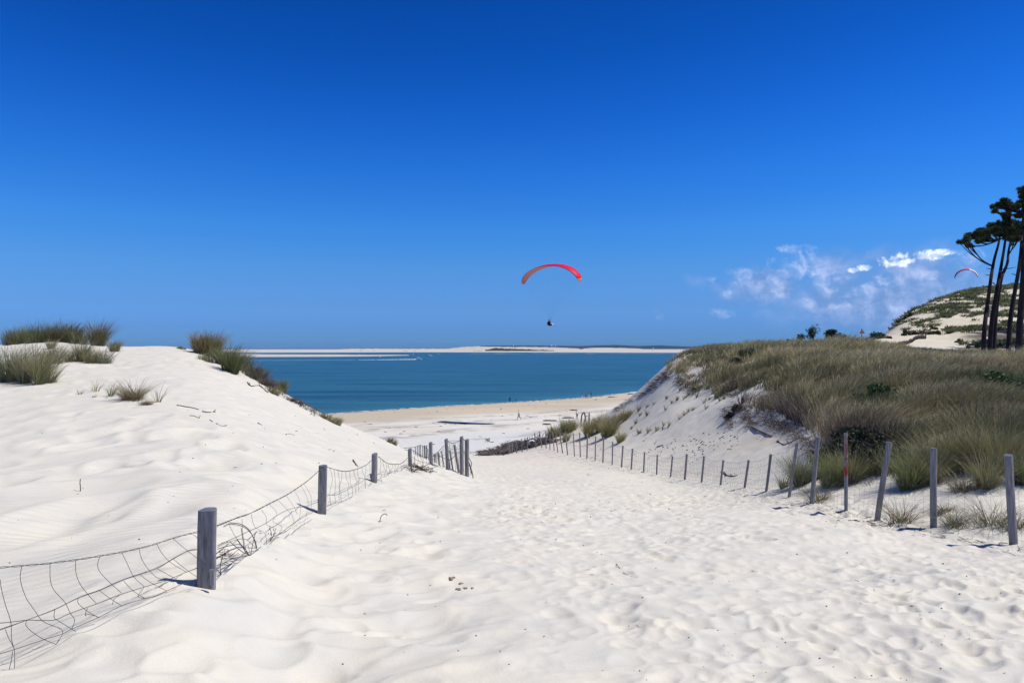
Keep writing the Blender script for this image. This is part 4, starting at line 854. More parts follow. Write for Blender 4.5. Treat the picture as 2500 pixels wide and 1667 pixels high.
# --- the grass that covers the right ridge: beyond counting
VB = [(1600, 885), (1632, 905), (1656, 930), (1700, 952), (1760, 966), (1800, 985), (1850, 1000), (1900, 1010), (1950, 1034), (1990, 1060), (2040, 1105), (2100, 1135), (2160, 1160), (2220, 1150), (2290, 1165), (2330, 1150), (2420, 1150), (2500, 1165), (2700, 1150), (3500, 1160)]
def ridge_grass():
    N = 34000; d = RNG.uniform(12.5, 92, N); t = RNG.uniform(0.17, 1.25, N)
    x = t*d; z = terrain(x, d, micro=False); u = CU+t*F; v = HV+(ZC-z)/d*F
    vb = np.interp(u, *zip(*VB)); n1 = fbm(x*0.25, d*0.25, 700, 3); n2 = fbm(x*0.8, d*0.8, 710, 3); n3 = fbm(x*0.10, d*0.10, 720, 3)
    ok = (v < vb+10*n2) & (u > 1628) & (z > 9.2) & (n2+0.6*n1 > -0.95)
    # bare sand showing through in a few places
    bare = ((n1+0.35*n2 > 0.62) & (v > 935)) | ((n2 > 0.36) & (u > 2280) & (v > 1050))
    back = (d > 64) & (u > 1950); ok &= ~bare & ~(back & ((n2 < 0.15) | (d > 74)))
    pick = RNG.uniform(0, 1, N) < np.clip(0.26+d/45.0, 0, 1)*np.where(d > 60, 0.85, 1.0)*np.where(u > 2560, 0.35, 1)
    ok &= pick
    x, d, z, u, v, vb, n1, n2, n3 = [q[ok] for q in (x, d, z, u, v, vb, n1, n2, n3)]; n = len(x)
    z = terrain(x, d)
    nc = ss(fbm(x*0.75, d*0.75, 760, 2), -0.35, 0.4)
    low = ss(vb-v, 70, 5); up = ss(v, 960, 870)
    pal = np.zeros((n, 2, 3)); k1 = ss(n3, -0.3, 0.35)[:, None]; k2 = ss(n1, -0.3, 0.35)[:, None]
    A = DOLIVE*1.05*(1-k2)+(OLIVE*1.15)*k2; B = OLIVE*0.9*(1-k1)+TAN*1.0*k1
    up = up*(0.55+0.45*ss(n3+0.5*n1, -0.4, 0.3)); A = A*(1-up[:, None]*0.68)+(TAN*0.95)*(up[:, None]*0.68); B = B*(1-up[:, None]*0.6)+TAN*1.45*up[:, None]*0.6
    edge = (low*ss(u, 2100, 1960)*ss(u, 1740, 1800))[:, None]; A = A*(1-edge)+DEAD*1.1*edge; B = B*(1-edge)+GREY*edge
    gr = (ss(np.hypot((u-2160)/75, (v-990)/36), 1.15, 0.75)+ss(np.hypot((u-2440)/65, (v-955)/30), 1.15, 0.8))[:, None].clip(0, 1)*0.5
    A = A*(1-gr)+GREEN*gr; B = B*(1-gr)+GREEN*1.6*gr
    A = A*(0.75+0.5*nc[:, None]); hol_shade = ss(np.hypot((u-2105)/95, (v-1105)/55), 1.2, 0.7)[:, None]; A = A*(1-hol_shade)+DEAD*0.5*hol_shade; B = B*(1-hol_shade)+DEAD*hol_shade  # grass colours darkened in an ellipse for the hollow's deep shade
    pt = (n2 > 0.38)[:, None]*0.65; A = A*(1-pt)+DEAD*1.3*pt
    # tussocks: every tuft belongs to a mound, tall in its middle and leaning outward at its rim
    cs_ = 2.9; best = np.full(n, 9.0); ox = np.zeros(n); oy = np.zeros(n); tone = np.zeros(n); xi = np.floor(x/cs_); yi = np.floor(d/cs_)
    for i_ in (-1, 0, 1):
        for j_ in (-1, 0, 1):
            cx = xi+i_; cy = yi+j_; px = cx+0.15+0.7*_h(cx, cy, 61); py = cy+0.15+0.7*_h(cx, cy, 62); sz = 0.55+0.35*_h(cx, cy, 63); q = np.hypot(x/cs_-px, d/cs_-py)/sz; m1 = q < best
            best = np.where(m1, q, best); ox = np.where(m1, x/cs_-px, ox); oy = np.where(m1, d/cs_-py, oy); tone = np.where(m1, _h(cx, cy, 64), tone)
    dome = np.sqrt(np.clip(1-best**2, 0, 1)); tn = (0.48+0.92*tone)[:, None]; st_ = ((tone > 0.80)*0.6)[:, None]; dk = (tone < 0.13)[:, None]*0.8
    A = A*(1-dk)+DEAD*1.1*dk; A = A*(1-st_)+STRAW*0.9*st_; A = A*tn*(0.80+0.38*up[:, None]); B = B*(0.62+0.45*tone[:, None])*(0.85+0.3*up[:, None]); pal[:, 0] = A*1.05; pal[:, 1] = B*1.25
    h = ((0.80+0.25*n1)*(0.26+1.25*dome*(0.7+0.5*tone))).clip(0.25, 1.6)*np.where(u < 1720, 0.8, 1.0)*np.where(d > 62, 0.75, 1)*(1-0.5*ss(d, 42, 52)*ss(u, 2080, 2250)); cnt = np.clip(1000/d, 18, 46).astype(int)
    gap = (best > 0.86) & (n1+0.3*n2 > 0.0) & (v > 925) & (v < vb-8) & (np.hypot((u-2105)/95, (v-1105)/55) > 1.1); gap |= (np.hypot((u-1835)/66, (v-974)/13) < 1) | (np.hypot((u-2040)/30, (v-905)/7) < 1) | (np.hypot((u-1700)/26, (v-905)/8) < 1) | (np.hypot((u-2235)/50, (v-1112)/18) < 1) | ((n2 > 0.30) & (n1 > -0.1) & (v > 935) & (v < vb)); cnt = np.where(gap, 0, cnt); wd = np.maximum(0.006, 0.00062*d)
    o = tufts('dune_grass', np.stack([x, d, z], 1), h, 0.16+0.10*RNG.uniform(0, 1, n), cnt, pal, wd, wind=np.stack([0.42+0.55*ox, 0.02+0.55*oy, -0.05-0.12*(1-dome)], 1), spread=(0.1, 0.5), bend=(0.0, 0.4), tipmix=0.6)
    put(o, 'thick windblown marram covering the top and flank of the right ridge', None, None, 'stuff')
    print('ridge tufts', n, 'blades', cnt.sum())
ridge_grass()
# dead stems and roots hanging from the eroded edge of the ridge
def edge_litter():
    cs, hs_, cn, pl, wd = [], [], [], [], []
    segs = [((1640, 905), (1585, 948), 200, 9), ((1650, 925), (1700, 955), 120, 10), ((1795, 985), (1850, 1035), 200, 16), ((1850, 1010), (1940, 1048), 230, 18), ((1775, 1000), (1795, 1040), 90, 12), ((1940, 1045), (2010, 1110), 200, 18), ((2010, 1100), (2150, 1160), 260, 22), ((1590, 950), (1500, 1003), 120, 5), ((640, 940), (770, 1008), 170, 5), ((2050, 1090), (2160, 1110), 160, 26)]
    for (a, b, n, j) in segs:
        for i in range(n//2):
            f = random.random(); u = a[0]+(b[0]-a[0])*f+random.gauss(0, j*0.5); v = a[1]+(b[1]-a[1])*f+random.gauss(0, j*0.6)
            h = hit(u, v, 12 if u > 1000 else 24, 80); cs.append((h.x, h.y, h.z)); hs_.append(random.uniform(0.3, 0.6)); cn.append(14); pl.append((DEAD*random.uniform(0.4, 1.1), GREY)); wd.append(max(0.006, 0.0006*h.y))
    o = tufts('dead_stems', cs, hs_, [0.2]*len(cs), cn, pl, wd, wind=(-0.15, -0.35, -0.55), spread=(0.3, 0.9), bend=(0.1, 0.7), droop=0.6)
    put(o, 'dead stems and roots hanging from the eroded edges of the dunes', None, None, 'stuff')
edge_litter()

# ------------------------------------------------------------------ bushes made of many small leaves
def leaf_cloud(centres, radii, n, size, cols, squash=0.8, hollow=0.35, slim=0.45):
    """n small leaf faces scattered through several uneven lobes"""
    centres = np.asarray(centres, float); radii = np.asarray(radii, float); w_ = radii**2; w_ = w_/w_.sum(); k = RNG.choice(len(centres), n, p=w_)
    dirs = RNG.normal(0, 1, (n, 3)); dirs /= np.linalg.norm(dirs, axis=1)[:, None]; r = (hollow+(1-hollow)*RNG.uniform(0, 1, n)**0.6)*radii[k]*RNG.uniform(0.8, 1.12, n)
    c = centres[k]+dirs*r[:, None]*np.array([1, 1, squash])
    a = RNG.normal(0, 1, (n, 3))+dirs*0.6+np.array([0, 0, 0.5]); a /= np.linalg.norm(a, axis=1)[:, None]; b = np.cross(a, RNG.normal(0, 1, (n, 3))); b /= np.linalg.norm(b, axis=1)[:, None]
    sz = (size*RNG.uniform(0.5, 1.4, n))[:, None]; V = np.stack([c-a*sz, c+b*sz*slim, c+a*sz, c-b*sz*slim], 1).reshape(-1, 3)
    q = np.arange(n*4).reshape(n, 4); cc = np.repeat(np.asarray(cols)[RNG.integers(0, len(cols), n)]*RNG.uniform(0.6, 1.4, (n, 1)), 4, 0)
    return V, q, cc
def bush(u, v, hpx, wpx, label, cols, dr, name='shrub', n=1400, lobes=9, size=None, group=None, base=None):
    c = base or hit(u, v, *dr); d = c.y; H = hpx/F*d; Wd = wpx/F*d; cs = []; rs = []
    for i in range(lobes):
        q = random.uniform(-0.5, 0.5); rr = random.uniform(0.22, 0.36)*min(H, Wd)*1.1
        cs.append((c.x+q*(Wd-rr*1.2), c.y+random.uniform(-0.3, 0.3)*Wd, 0)); rs.append(rr)
    cs = np.array(cs); cs[:, 2] = terrain(cs[:, 0], cs[:, 1])
    for i in range(lobes): cs[i, 2] += rs[i]*0.3+random.uniform(0, 1)*max(0, H-rs[i]*1.3)*(1-abs(cs[i, 0]-c.x)/(Wd*0.55))
    V, q4, cc = leaf_cloud(cs, rs, n, size or max(0.04, 0.0014*d), cols)
    o3 = (c.x, c.y, float(gz(c.x, c.y))); r = root(name, o3, label, 'shrub', group)
    me = np_mesh('foliage', V-np.array(o3), faces4=q4, col=cc, mat=M_LEAF, smooth=False); link('foliage', me, parent=r)
    m_ = MB()
    for i in range(min(lobes, 7)): m_.tube(smooth_poly([Vector(o3)-Vector((0, 0, .1)), Vector(o3).lerp(Vector(cs[i]), 0.5)+Vector((random.uniform(-.1, .1), 0, .05)), Vector(cs[i])], 3), [0.03+0.0006*d]*3+[0.025]*3+[0.015], 5)
    m_.build('stems', M_TWIG, r); return r
SG = [np.array((0.028, 0.060, 0.022)), np.array((0.040, 0.078, 0.030)), np.array((0.020, 0.040, 0.022))]; SB = [np.array((0.060, 0.055, 0.040)), np.array((0.085, 0.070, 0.055)), np.array((0.045, 0.045, 0.028))]; SO = [np.array((0.085, 0.090, 0.045)), np.array((0.065, 0.070, 0.035)), np.array((0.11, 0.105, 0.06))]
# ridge-top shrubs against the sky
bush(1934, 838, 25, 62, 'low brown scrub at the left end of the ridge-top bushes', SB, (60, 82), n=1300)
bush(2022, 838, 30, 80, 'low dark brown scrub under the ridge-top trees', SB, (60, 82), n=1700)
bush(2085, 838, 24, 50, 'olive bush below the red tiered beacon', SO, (60, 84), n=1300)
bush(2150, 990, 62, 120, 'bright green bush in the hollow of the grassy flank', [GREEN, GREEN*1.4, GREEN*0.6], (20, 40), n=2600, size=0.07)
bush(2440, 968, 66, 125, 'bright green bush at the right edge of the grassy flank', [GREEN, GREEN*1.4, GREEN*0.6], (20, 45), n=2600, size=0.07)
bush(1815, 880, 36, 76, 'dark green bush on the seaward shoulder of the ridge', SG, (40, 60), n=1800, size=0.07)
bush(1790, 1012, 30, 46, 'dark bush clinging to the eroded lip of the ridge', SB, (30, 44), n=1300, size=0.06)
bush(2075, 1120, 105, 160, 'dense thicket added for the deep shade in the hollow behind the red-painted post', SG[2:]+SB[2:], (16, 26), n=9000, size=0.05, lobes=16)  # dark-leaved thicket added to fill the hollow's deep shade
bush(2140, 1140, 95, 100, 'thicket added for the deep shade behind the leaning thick post', SG[2:]+SB[2:], (15, 26), n=6000, size=0.05, lobes=12)  # second dark-leaved thicket added for the same shaded hollow
bush(2185, 1140, 60, 70, 'brown dead thicket right of the leaning thick post', SB, (15, 26), n=2400, size=0.05, lobes=9)
def small_tree(u, v, hpx, wpx, label, d, n=900, upright=False):
    x = (u-CU)/F*d; z = gz(x, d); H = (HV+(ZC-z)/d*F-(v-hpx))/F*d; r = root('small_tree', (x, d, z), label, 'tree'); b = Vector((x, d, z)); m_ = MB(); ends = []; Wm = wpx/F*d
    for i in range(11):
        a = random.uniform(-1, 1); top = b+Vector((a*Wm*0.46, random.uniform(-.5, .5)*Wm*0.7, H*random.uniform(0.62, 0.97)*(1-0.22*abs(a)))); mid = b.lerp(top, 0.5)+Vector((-a*Wm*0.10, 0, 0.05*H)); m_.tube(smooth_poly([b-Vector((0, 0, .2)), mid, top], 4), [0.06-0.005*k for k in range(9)], 5); ends.append(top)
        for k in range(6):
            s_ = mid.lerp(top, random.uniform(0.0, 0.9)); e = s_+Vector((random.gauss(0, 1)*Wm*0.11, random.gauss(0, 1)*Wm*0.11, random.uniform(0.02, 0.16)*H)); m_.tube([s_, e], [0.025, 0.012], 4); ends.append(e)
    m_.build('trunk', M_BARK, r); V, q, cc = leaf_cloud(ends, [random.uniform(0.10, 0.24)*(1.3 if upright else 1) for _ in ends], int(n*1.3), 0.065, SG, 0.9, 0.0)
    link('crown', np_mesh('crown', V-np.array(b), faces4=q, col=cc, mat=M_LEAF, smooth=False), parent=r)
small_tree(1986, 832, 40, 44, 'thin leaning tree with an open crown standing on the ridge against the sky', 72)
small_tree(1955, 834, 22, 18, 'tiny dark tree left of the thin leaning tree', 72, 800)
small_tree(2030, 834, 34, 34, 'dense spiky young pine on the ridge right of the thin leaning tree', 72, 3200, True)
small_tree(2050, 836, 26, 34, 'low spreading young pine at the right end of the ridge-top trees', 72, 2200, True)

# far dune: scattered scrub is beyond counting, the row of round bushes at its foot is not
def far_scrub():
    N = 26000; y = RNG.uniform(88, 235, N); t = RNG.uniform(0.50, 1.15, N); x = t*y; z = terrain(x, y); u = CU+t*F; v = HV+(ZC-z)/y*F
    n1 = fbm(x*0.07, y*0.07, 800, 4); n2 = fbm(x*0.25, y*0.25, 810, 3)
    crest = ss(v-np.interp(u, [2100, 2130, 2200, 2300, 2350, 2420, 2500, 3200], [822, 815, 768, 726, 716, 705, 700, 690]), 22, 4)
    dens = np.clip((n1*0.5+n2*1.7)*1.0+0.16+0.12*crest+0.30*ss(u, 2300, 2460)-0.5*ss(u, 2300, 2180)*ss(v, 765, 800)-0.9*ss(v, 806, 822), 0, 1)
    ok = (RNG.uniform(0, 1, N) < dens*0.9) & (z > 13.5) & (z0ok(x, y)); x, y, z, u, v, n1 = [q[ok] for q in (x, y, z, u, v, n1)]; n = len(x); print('scrub', n)
    pal = np.zeros((n, 2, 3)); k = RNG.uniform(0, 1, (n, 1)); pal[:, 0] = np.where(k < 0.6, OLIVE*0.75, np.where(k < 0.85, DOLIVE*0.9, GREY*0.7)); pal[:, 0] *= 1.25; pal[:, 1] = pal[:, 0]*1.3
    o = tufts('dune_scrub', np.stack([x, y, z], 1), RNG.uniform(0.45, 1.15, n), RNG.uniform(0.35, 0.9, n), np.full(n, 26), pal, np.full(n, 0.17), wind=(0.2, 0, 0), spread=(0.3, 0.8), bend=(0.1, 0.6))
    put(o, 'grass and scrub scattered over the far dune', None, None, 'stuff')
def z0ok(x, y): return y > 95
far_scrub()
for i, (u, v, h, w_) in enumerate([(2212, 818, 15, 24), (2228, 817, 12, 18), (2249, 816, 14, 30), (2269, 805, 13, 32), (2271, 816, 9, 12), (2290, 816, 11, 18), (2150, 834, 30, 34), (2132, 832, 28, 26), (2165, 832, 12, 24), (2216, 775, 14, 28), (2196, 786, 14, 26)]):
    lab = ['round green bush leftmost in the row at the foot of the far dune', 'small brownish bush second in the row at the foot of the far dune', 'wide green bush third in the row at the foot of the far dune', 'oval olive bush set above the row at the foot of the far dune', 'tiny grey bush between two bigger ones at the foot of the far dune', 'green bush at the right end of the row below the far dune',
           'large dark bush where the far dune begins', 'dark spiky bush left of the large one where the far dune begins', 'low bush right of the large dark bush on the far dune', 'green bush upper right on the far dune flank', 'flat bush upper left on the far dune flank'][i]
    bush(u, v, h, w_, lab, SO if i not in (6, 7, 9) else SG, (100, 175), n=700, lobes=6, size=0.17, group='bushes on the far dune')

# ------------------------------------------------------------------ pines at the right edge
M_NEEDLE = mat('pine_needles', (0.03, 0.05, 0.02), 0.7, 0.25, 0.3, 1.5, attr=True, transl=0.25)
PN = [np.array((0.048, 0.085, 0.032)), np.array((0.075, 0.115, 0.040)), np.array((0.026, 0.044, 0.022)), np.array((0.070, 0.095, 0.045))]
def pine(trunk, d, rpx, crown, label, limbs=(), stubs=(), cloud=2600, group='maritime pines at the right edge'):
    """trunk: pixels from foot to top; crown: (u, v, radius px) pads of needles; limbs run from the trunk to each pad"""
    pts = [P(u, v, d+0.4*i*random.uniform(-1, 1)) for i, (u, v) in enumerate(trunk)]; pts[0].z = min(pts[0].z, gz(pts[0].x, pts[0].y)-0.2)
    r = root('pine_tree', (pts[0].x, pts[0].y, gz(pts[0].x, pts[0].y)), label, 'tree', group); sp = smooth_poly(pts, 5); m_ = MB(); n = len(sp)
    m_.tube(sp, [rpx/F*d*(0.86-0.52*i/(n-1)) for i in range(n)], 10, jit=0.05)
    for (x0, y0, x1, y1) in stubs: m_.tube([P(x0, y0, d), P((x0+x1)/2, (y0+y1)/2+1, d), P(x1, y1, d)], [0.05, 0.04, 0.02], 4)
    m_.build('trunk', M_BARK, r); pads = []; rad = []
    for (u, v, rp) in crown:
        lm = MB()
        dd = d+random.uniform(-2.2, 2.2); c = P(u, v, dd)
        low = [p for p in sp[int(n*0.62):] if p.z < c.z+0.3] or sp[int(n*0.62):]; a = min(low, key=lambda p: (Vector((p.x, 0, p.z+0.55*abs(p.x-c.x)))-Vector((c.x, 0, c.z))).length)
        mid = a.lerp(c, 0.5)+Vector((0, 0, -0.10*(c-a).length)); L = smooth_poly([a, mid, c], 5); lm.tube(L, [max(0.025, 0.08-0.006*i) for i in range(len(L))], 5)
        for k in range(5):
            e = c+Vector((random.gauss(0, 1), random.gauss(0, 1), random.uniform(-0.1, 0.7)))*rp/F*d*0.75; s_ = L[int(len(L)*random.uniform(0.45, 0.8))]; lm.tube(smooth_poly([s_, s_.lerp(e, 0.5)-Vector((0, 0, .12)), e], 3), [0.05, 0.045, 0.04, 0.035, 0.03, 0.025, 0.02], 4)
            pads.append(e); rad.append(rp/F*d*random.uniform(0.36, 0.60))
        pads.append(c); rad.append(rp/F*d*0.58)
        lm.build('branch', M_BARK, r)
    V, q, cc = leaf_cloud(pads, [q*1.18 for q in rad], int(cloud*2.2), 0.20, PN, 0.62, 0.0, 0.16); link('crown', np_mesh('crown', V-np.array(r.location), faces4=q, col=cc, mat=M_NEEDLE, smooth=False), parent=r); return r
pine([(2400.5, 853), (2404, 800), (2411.7, 737), (2418, 690), (2426, 641), (2436, 603), (2440, 585)], 60, 6.2,
     [(2349, 591, 7), (2362, 585, 9), (2364, 600, 7), (2378, 577, 12), (2394, 574, 13), (2408, 568, 14), (2388, 590, 8), (2424, 566, 13), (2404, 586, 9), (2440, 572, 12), (2420, 556, 9)],
     'slender pine leftmost at the right edge with its flat crown reaching far left', stubs=[(2420, 672, 2405, 670), (2424, 656, 2408, 655), (2416, 700, 2398, 697), (2413, 718, 2403, 719), (2424, 690, 2434, 696), (2418, 708, 2432, 712)], cloud=9000)
pine([(2416, 853), (2420, 800), (2428, 745), (2436, 700), (2442, 665), (2446, 640), (2452, 605), (2456, 575)], 61, 6.6,
     [(2432, 556, 12), (2446, 548, 12), (2460, 552, 12), (2440, 566, 10), (2470, 562, 12), (2455, 540, 7), (2452, 530, 5)],
     'dark forked pine second from the left at the right edge', stubs=[(2444, 660, 2460, 650), (2452, 655, 2461, 648), (2444, 700, 2450, 694)], cloud=7000)
pine([(2426, 853), (2430, 790), (2436, 730), (2446, 675), (2453, 660), (2460, 640), (2463, 610), (2470, 580)], 62, 5.8,
     [(2476, 572, 12), (2486, 562, 12), (2478, 586, 10), (2466, 584, 9), (2494, 580, 12), (2490, 548, 7)],
     'pine with a trunk close behind the forked pine', stubs=[(2455, 656, 2481, 652)], cloud=6500)
pine([(2461, 853), (2466, 790), (2474, 735), (2480, 700), (2487, 660), (2492, 620), (2496, 570), (2499, 520), (2501, 480)], 58, 6.6,
     [(2430, 505, 8), (2442, 501, 8), (2455, 502, 10), (2469, 502, 10), (2484, 505, 10), (2449, 489, 5), (2456, 492, 5), (2496, 496, 8), (2428, 516, 5), (2452, 524, 6), (2460, 536, 7), (2462, 514, 7), (2500, 474, 5), (2506, 468, 6), (2515, 490, 12), (2490, 528, 6)],
     'tall pine with a lighter patched trunk and the highest crown pads', stubs=[(2480, 690, 2466, 691), (2483, 671, 2470, 668), (2478, 695, 2496, 690), (2493, 578, 2472, 574)], cloud=9000)
pine([(2487, 854), (2490, 800), (2494, 740), (2497, 690), (2500, 630), (2505, 560), (2512, 500)], 56, 9.5,
     [(2520, 480, 16), (2545, 500, 18), (2535, 540, 16), (2510, 560, 12), (2505, 600, 10), (2560, 470, 16), (2500, 448+12, 6)],
     'thickest dark pine trunk cut by the right edge of the picture', cloud=8000)
for k, (u, d) in enumerate(((2585, 100), (2640, 108), (2605, 120), (2560, 92))):
    pine([(u, 856), (u+6, 760), (u+10, 650), (u+16, 560)], d, 8.0, [(u-20, 575, 30), (u+15, 550, 36), (u+60, 560, 36), (u+100, 570, 30), (u+40, 600, 26), (u+50, 530, 22)], 'pine beyond the right edge whose shade falls on the sand', cloud=7000, group='pines whose shade falls from beyond the right edge')
bush(2340, 838, 12, 34, 'dark low bush in the pine shade', SG, (84, 112), n=900, size=0.12, lobes=6)
bush(2385, 852, 16, 60, 'dark undergrowth at the foot of the leftmost pine', SG, (60, 90), n=1500, size=0.1)
bush(2415, 842, 12, 70, 'low dark thicket in the pine shade on the sand', SG, (88, 112), n=1600, size=0.1, lobes=10)
bush(2480, 842, 14, 60, 'dark scrub by the right edge under the pines', SG, (88, 112), n=1600, size=0.1, lobes=10)
bush(2450, 850, 20, 70, 'dark undergrowth between the pine trunks', SG, (60, 90), n=1800, size=0.1)

# red and white tiered beacon on the ridge
def beacon():
    d = 74.0; x = (2104-CU)/F*d; z = gz(x, d); r = root('beacon_sign', (x, d, z), 'small red and white tiered triangle beacon on a post behind the ridge', 'beacon')
    m_ = MB(); m_.tube([(x, d, z-0.2), (x, d, ZC-(801-HV)/F*d)], 0.05, 6); m_.build('post', M_POST, r)
    for k in range(4):
        zz_ = ZC-(813.2-k*2.8-HV)/F*d; w_ = 0.16*(4-k)/4*1.7; m_ = MB(); m_.box((x, d-0.07, zz_), w_, 0.02, 0.045); m_.build('red_slat', M_RED, r, smooth=False)
        m_ = MB(); m_.box((x, d-0.07, zz_+0.062), w_*0.85, 0.015, 0.014); m_.build('white_slat', M_WHITE, r, smooth=False)
beacon()

# ------------------------------------------------------------------ people
SKIN = mat('skin', (0.42, 0.24, 0.16), 0.6, 0.3, 0.06, 3); HAIR_D = mat('dark_hair', (0.02, 0.014, 0.012), 0.6, 0.3, 0.2, 8); HAIR_R = mat('auburn_hair', (0.10, 0.022, 0.012), 0.6, 0.3, 0.2, 8)
def cloth(name, c): return mat(name, c, 0.85, 0.2, 0.12, 5)
C_BLACK = cloth('black_cloth', (0.012, 0.012, 0.018)); C_NAVY = cloth('navy_cloth', (0.015, 0.03, 0.10)); C_RED = cloth('red_cloth', (0.45, 0.03, 0.04)); C_PALE = cloth('pale_cloth', (0.72, 0.70, 0.68))
C_CREAM = cloth('cream_cloth', (0.62, 0.56, 0.42)); C_PINK = cloth('pink_cloth', (0.60, 0.30, 0.30)); C_GREY = cloth('grey_cloth', (0.16, 0.16, 0.18)); C_BLUE = cloth('blue_cloth', (0.03, 0.10, 0.45)); C_BROWN = cloth('brown_cloth', (0.16, 0.08, 0.05)); SHOE = cloth('dark_shoe', (0.02, 0.018, 0.02))
def skinned(name, verts, edges, radii, root_i=0, sub=1):
    me = bpy.data.meshes.new(name); me.from_pydata(verts, edges, []); me.update(); o = bpy.data.objects.new(name, me); COL.objects.link(o)
    md = o.modifiers.new('s', 'SKIN'); md.use_smooth_shade = True; md.branch_smoothing = 0.4
    for i, r in enumerate(radii):
        sv = me.skin_vertices[0].data[i]; sv.radius = (r, r*0.92) if isinstance(r, float) else r; sv.use_root = (i == root_i)
    s2 = o.modifiers.new('u', 'SUBSURF'); s2.levels = s2.render_levels = sub
    dg = bpy.context.evaluated_depsgraph_get(); ev = o.evaluated_get(dg); out = bpy.data.meshes.new_from_object(ev); bpy.data.objects.remove(o); return out
def person(loc, H, face, label, top, bottom, hair=HAIR_D, stride=0.0, armL=None, armR=None, lean=0.0, seated=False, bare_arms=True, bare_legs=False, group=None, extra=None, hairlen=0.0, shoes=True, cat='person', hat=None, bareb=False):
    """one person; face = heading in radians (0 looks to +X); joints in metres for a 1.75 m figure, forward = +X"""
    k = H/1.75; J = {}; hip = 0.92 if not seated else 0.0
    def a(n, x, y, z): J[n] = Vector((x, y, z))
    a('pelvis', 0, 0, hip); a('waist', 0.01+lean*0.15, 0, hip+0.17); a('chest', 0.0+lean*0.4, 0, hip+0.40); a('neck', 0.0+lean*0.58, 0, hip+0.56); a('neck2', 0.01+lean*0.64, 0, hip+0.61)
    a('jaw', 0.035+lean*0.68, 0, hip+0.655); a('head', 0.02+lean*0.72, 0, hip+0.735); a('crown', 0.005+lean*0.76, 0, hip+0.80); a('nose', 0.115+lean*0.71, 0, hip+0.705)
    for s_, nm in ((1, 'L'), (-1, 'R')):
        st = stride*s_
        if seated:
            a('hip'+nm, 0.06, 0.09*s_, hip-0.02); a('knee'+nm, 0.46, 0.11*s_, hip+0.07-0.03*s_); a('calf'+nm, 0.60, 0.11*s_, hip-0.10); a('ankle'+nm, 0.76+0.06*s_, 0.11*s_, hip-0.29); a('toe'+nm, 0.93+0.06*s_, 0.12*s_, hip-0.22)
        else:
            a('hip'+nm, 0, 0.09*s_, hip-0.06); a('knee'+nm, 0.05+st*0.22, 0.095*s_, 0.48); a('calf'+nm, 0.02+st*0.30-(0.05 if st < 0 else 0), 0.095*s_, 0.33)
            a('ankle'+nm, st*0.38-(0.06 if st < 0 else 0), 0.095*s_, 0.08+(0.05 if st < 0 else 0)); a('toe'+nm, st*0.38+(0.15 if st >= 0 else 0.06), 0.11*s_, 0.03)
        sh = J['neck']+Vector((0, 0.175*s_, -0.055)); J['sh'+nm] = sh
        ar = armL if s_ > 0 else armR
        if ar is None: ar = ((-st*0.10, 0.05, -0.28), (-st*0.22+0.06, 0.05, -0.53))
        J['el'+nm] = sh+Vector((ar[0][0], ar[0][1]*s_, ar[0][2])); J['wr'+nm] = sh+Vector((ar[1][0], ar[1][1]*s_, ar[1][2]))
        dr = (J['wr'+nm]-J['el'+nm]).normalized(); J['palm'+nm] = J['wr'+nm]+dr*0.06; side = Vector((1, 0, 0)); side = (side-dr*side.dot(dr)); side = side.normalized() if side.length > .2 else Vector((0, 0, 1)); crl = dr.cross(side)*s_
        for f in range(4):
            o_ = side*(0.027-0.018*f); L = (0.070, 0.080, 0.074, 0.058)[f]
            J['f%d%s' % (f, nm)] = J['palm'+nm]+dr*0.035+o_; J['g%d%s' % (f, nm)] = J['palm'+nm]+dr*(0.035+L*0.6)+o_+crl*L*0.3; J['h%d%s' % (f, nm)] = J['palm'+nm]+dr*(0.035+L*0.8)+o_+crl*L*0.75
        J['t0'+nm] = J['palm'+nm]+side*0.045-dr*0.01; J['t1'+nm] = J['palm'+nm]+side*0.068+dr*0.035+crl*0.02
    Rd = dict(pelvis=(0.16, 0.115), waist=(0.135, 0.10), chest=(0.165, 0.115), neck=(0.085, 0.075), neck2=0.056, jaw=0.066, head=(0.082, 0.092), crown=0.062, nose=0.013)
    for nm in 'LR': Rd.update({'hip'+nm: 0.092, 'knee'+nm: 0.06, 'calf'+nm: 0.056, 'ankle'+nm: 0.042, 'toe'+nm: 0.036, 'sh'+nm: 0.06, 'el'+nm: 0.041, 'wr'+nm: 0.027, 'palm'+nm: (0.036, 0.018), 't0'+nm: 0.012, 't1'+nm: 0.010, **{q+str(f)+nm: 0.0095 for q in 'fgh' for f in range(4)}})
    E = [('pelvis', 'waist'), ('waist', 'chest'), ('chest', 'neck'), ('neck', 'neck2'), ('neck2', 'jaw'), ('jaw', 'head'), ('head', 'crown'), ('head', 'nose')]
    for nm in 'LR':
        E += [('pelvis', 'hip'+nm), ('hip'+nm, 'knee'+nm), ('knee'+nm, 'calf'+nm), ('calf'+nm, 'ankle'+nm), ('ankle'+nm, 'toe'+nm), ('neck', 'sh'+nm), ('sh'+nm, 'el'+nm), ('el'+nm, 'wr'+nm), ('wr'+nm, 'palm'+nm), ('palm'+nm, 't0'+nm), ('t0'+nm, 't1'+nm)]
        for f in range(4): E += [('palm'+nm, 'f%d%s' % (f, nm)), ('f%d%s' % (f, nm), 'g%d%s' % (f, nm)), ('g%d%s' % (f, nm), 'h%d%s' % (f, nm))]
    ks = list(J); ix = {n_: i for i, n_ in enumerate(ks)}
    me = skinned('body', [J[n_]*k for n_ in ks], [(ix[p], ix[q]) for p, q in E], [tuple(v_*k*1.08 for v_ in Rd[n_]) if isinstance(Rd[n_], tuple) else float(Rd[n_]*k*(1.08 if Rd[n_] > 0.03 else 1)) for n_ in ks])
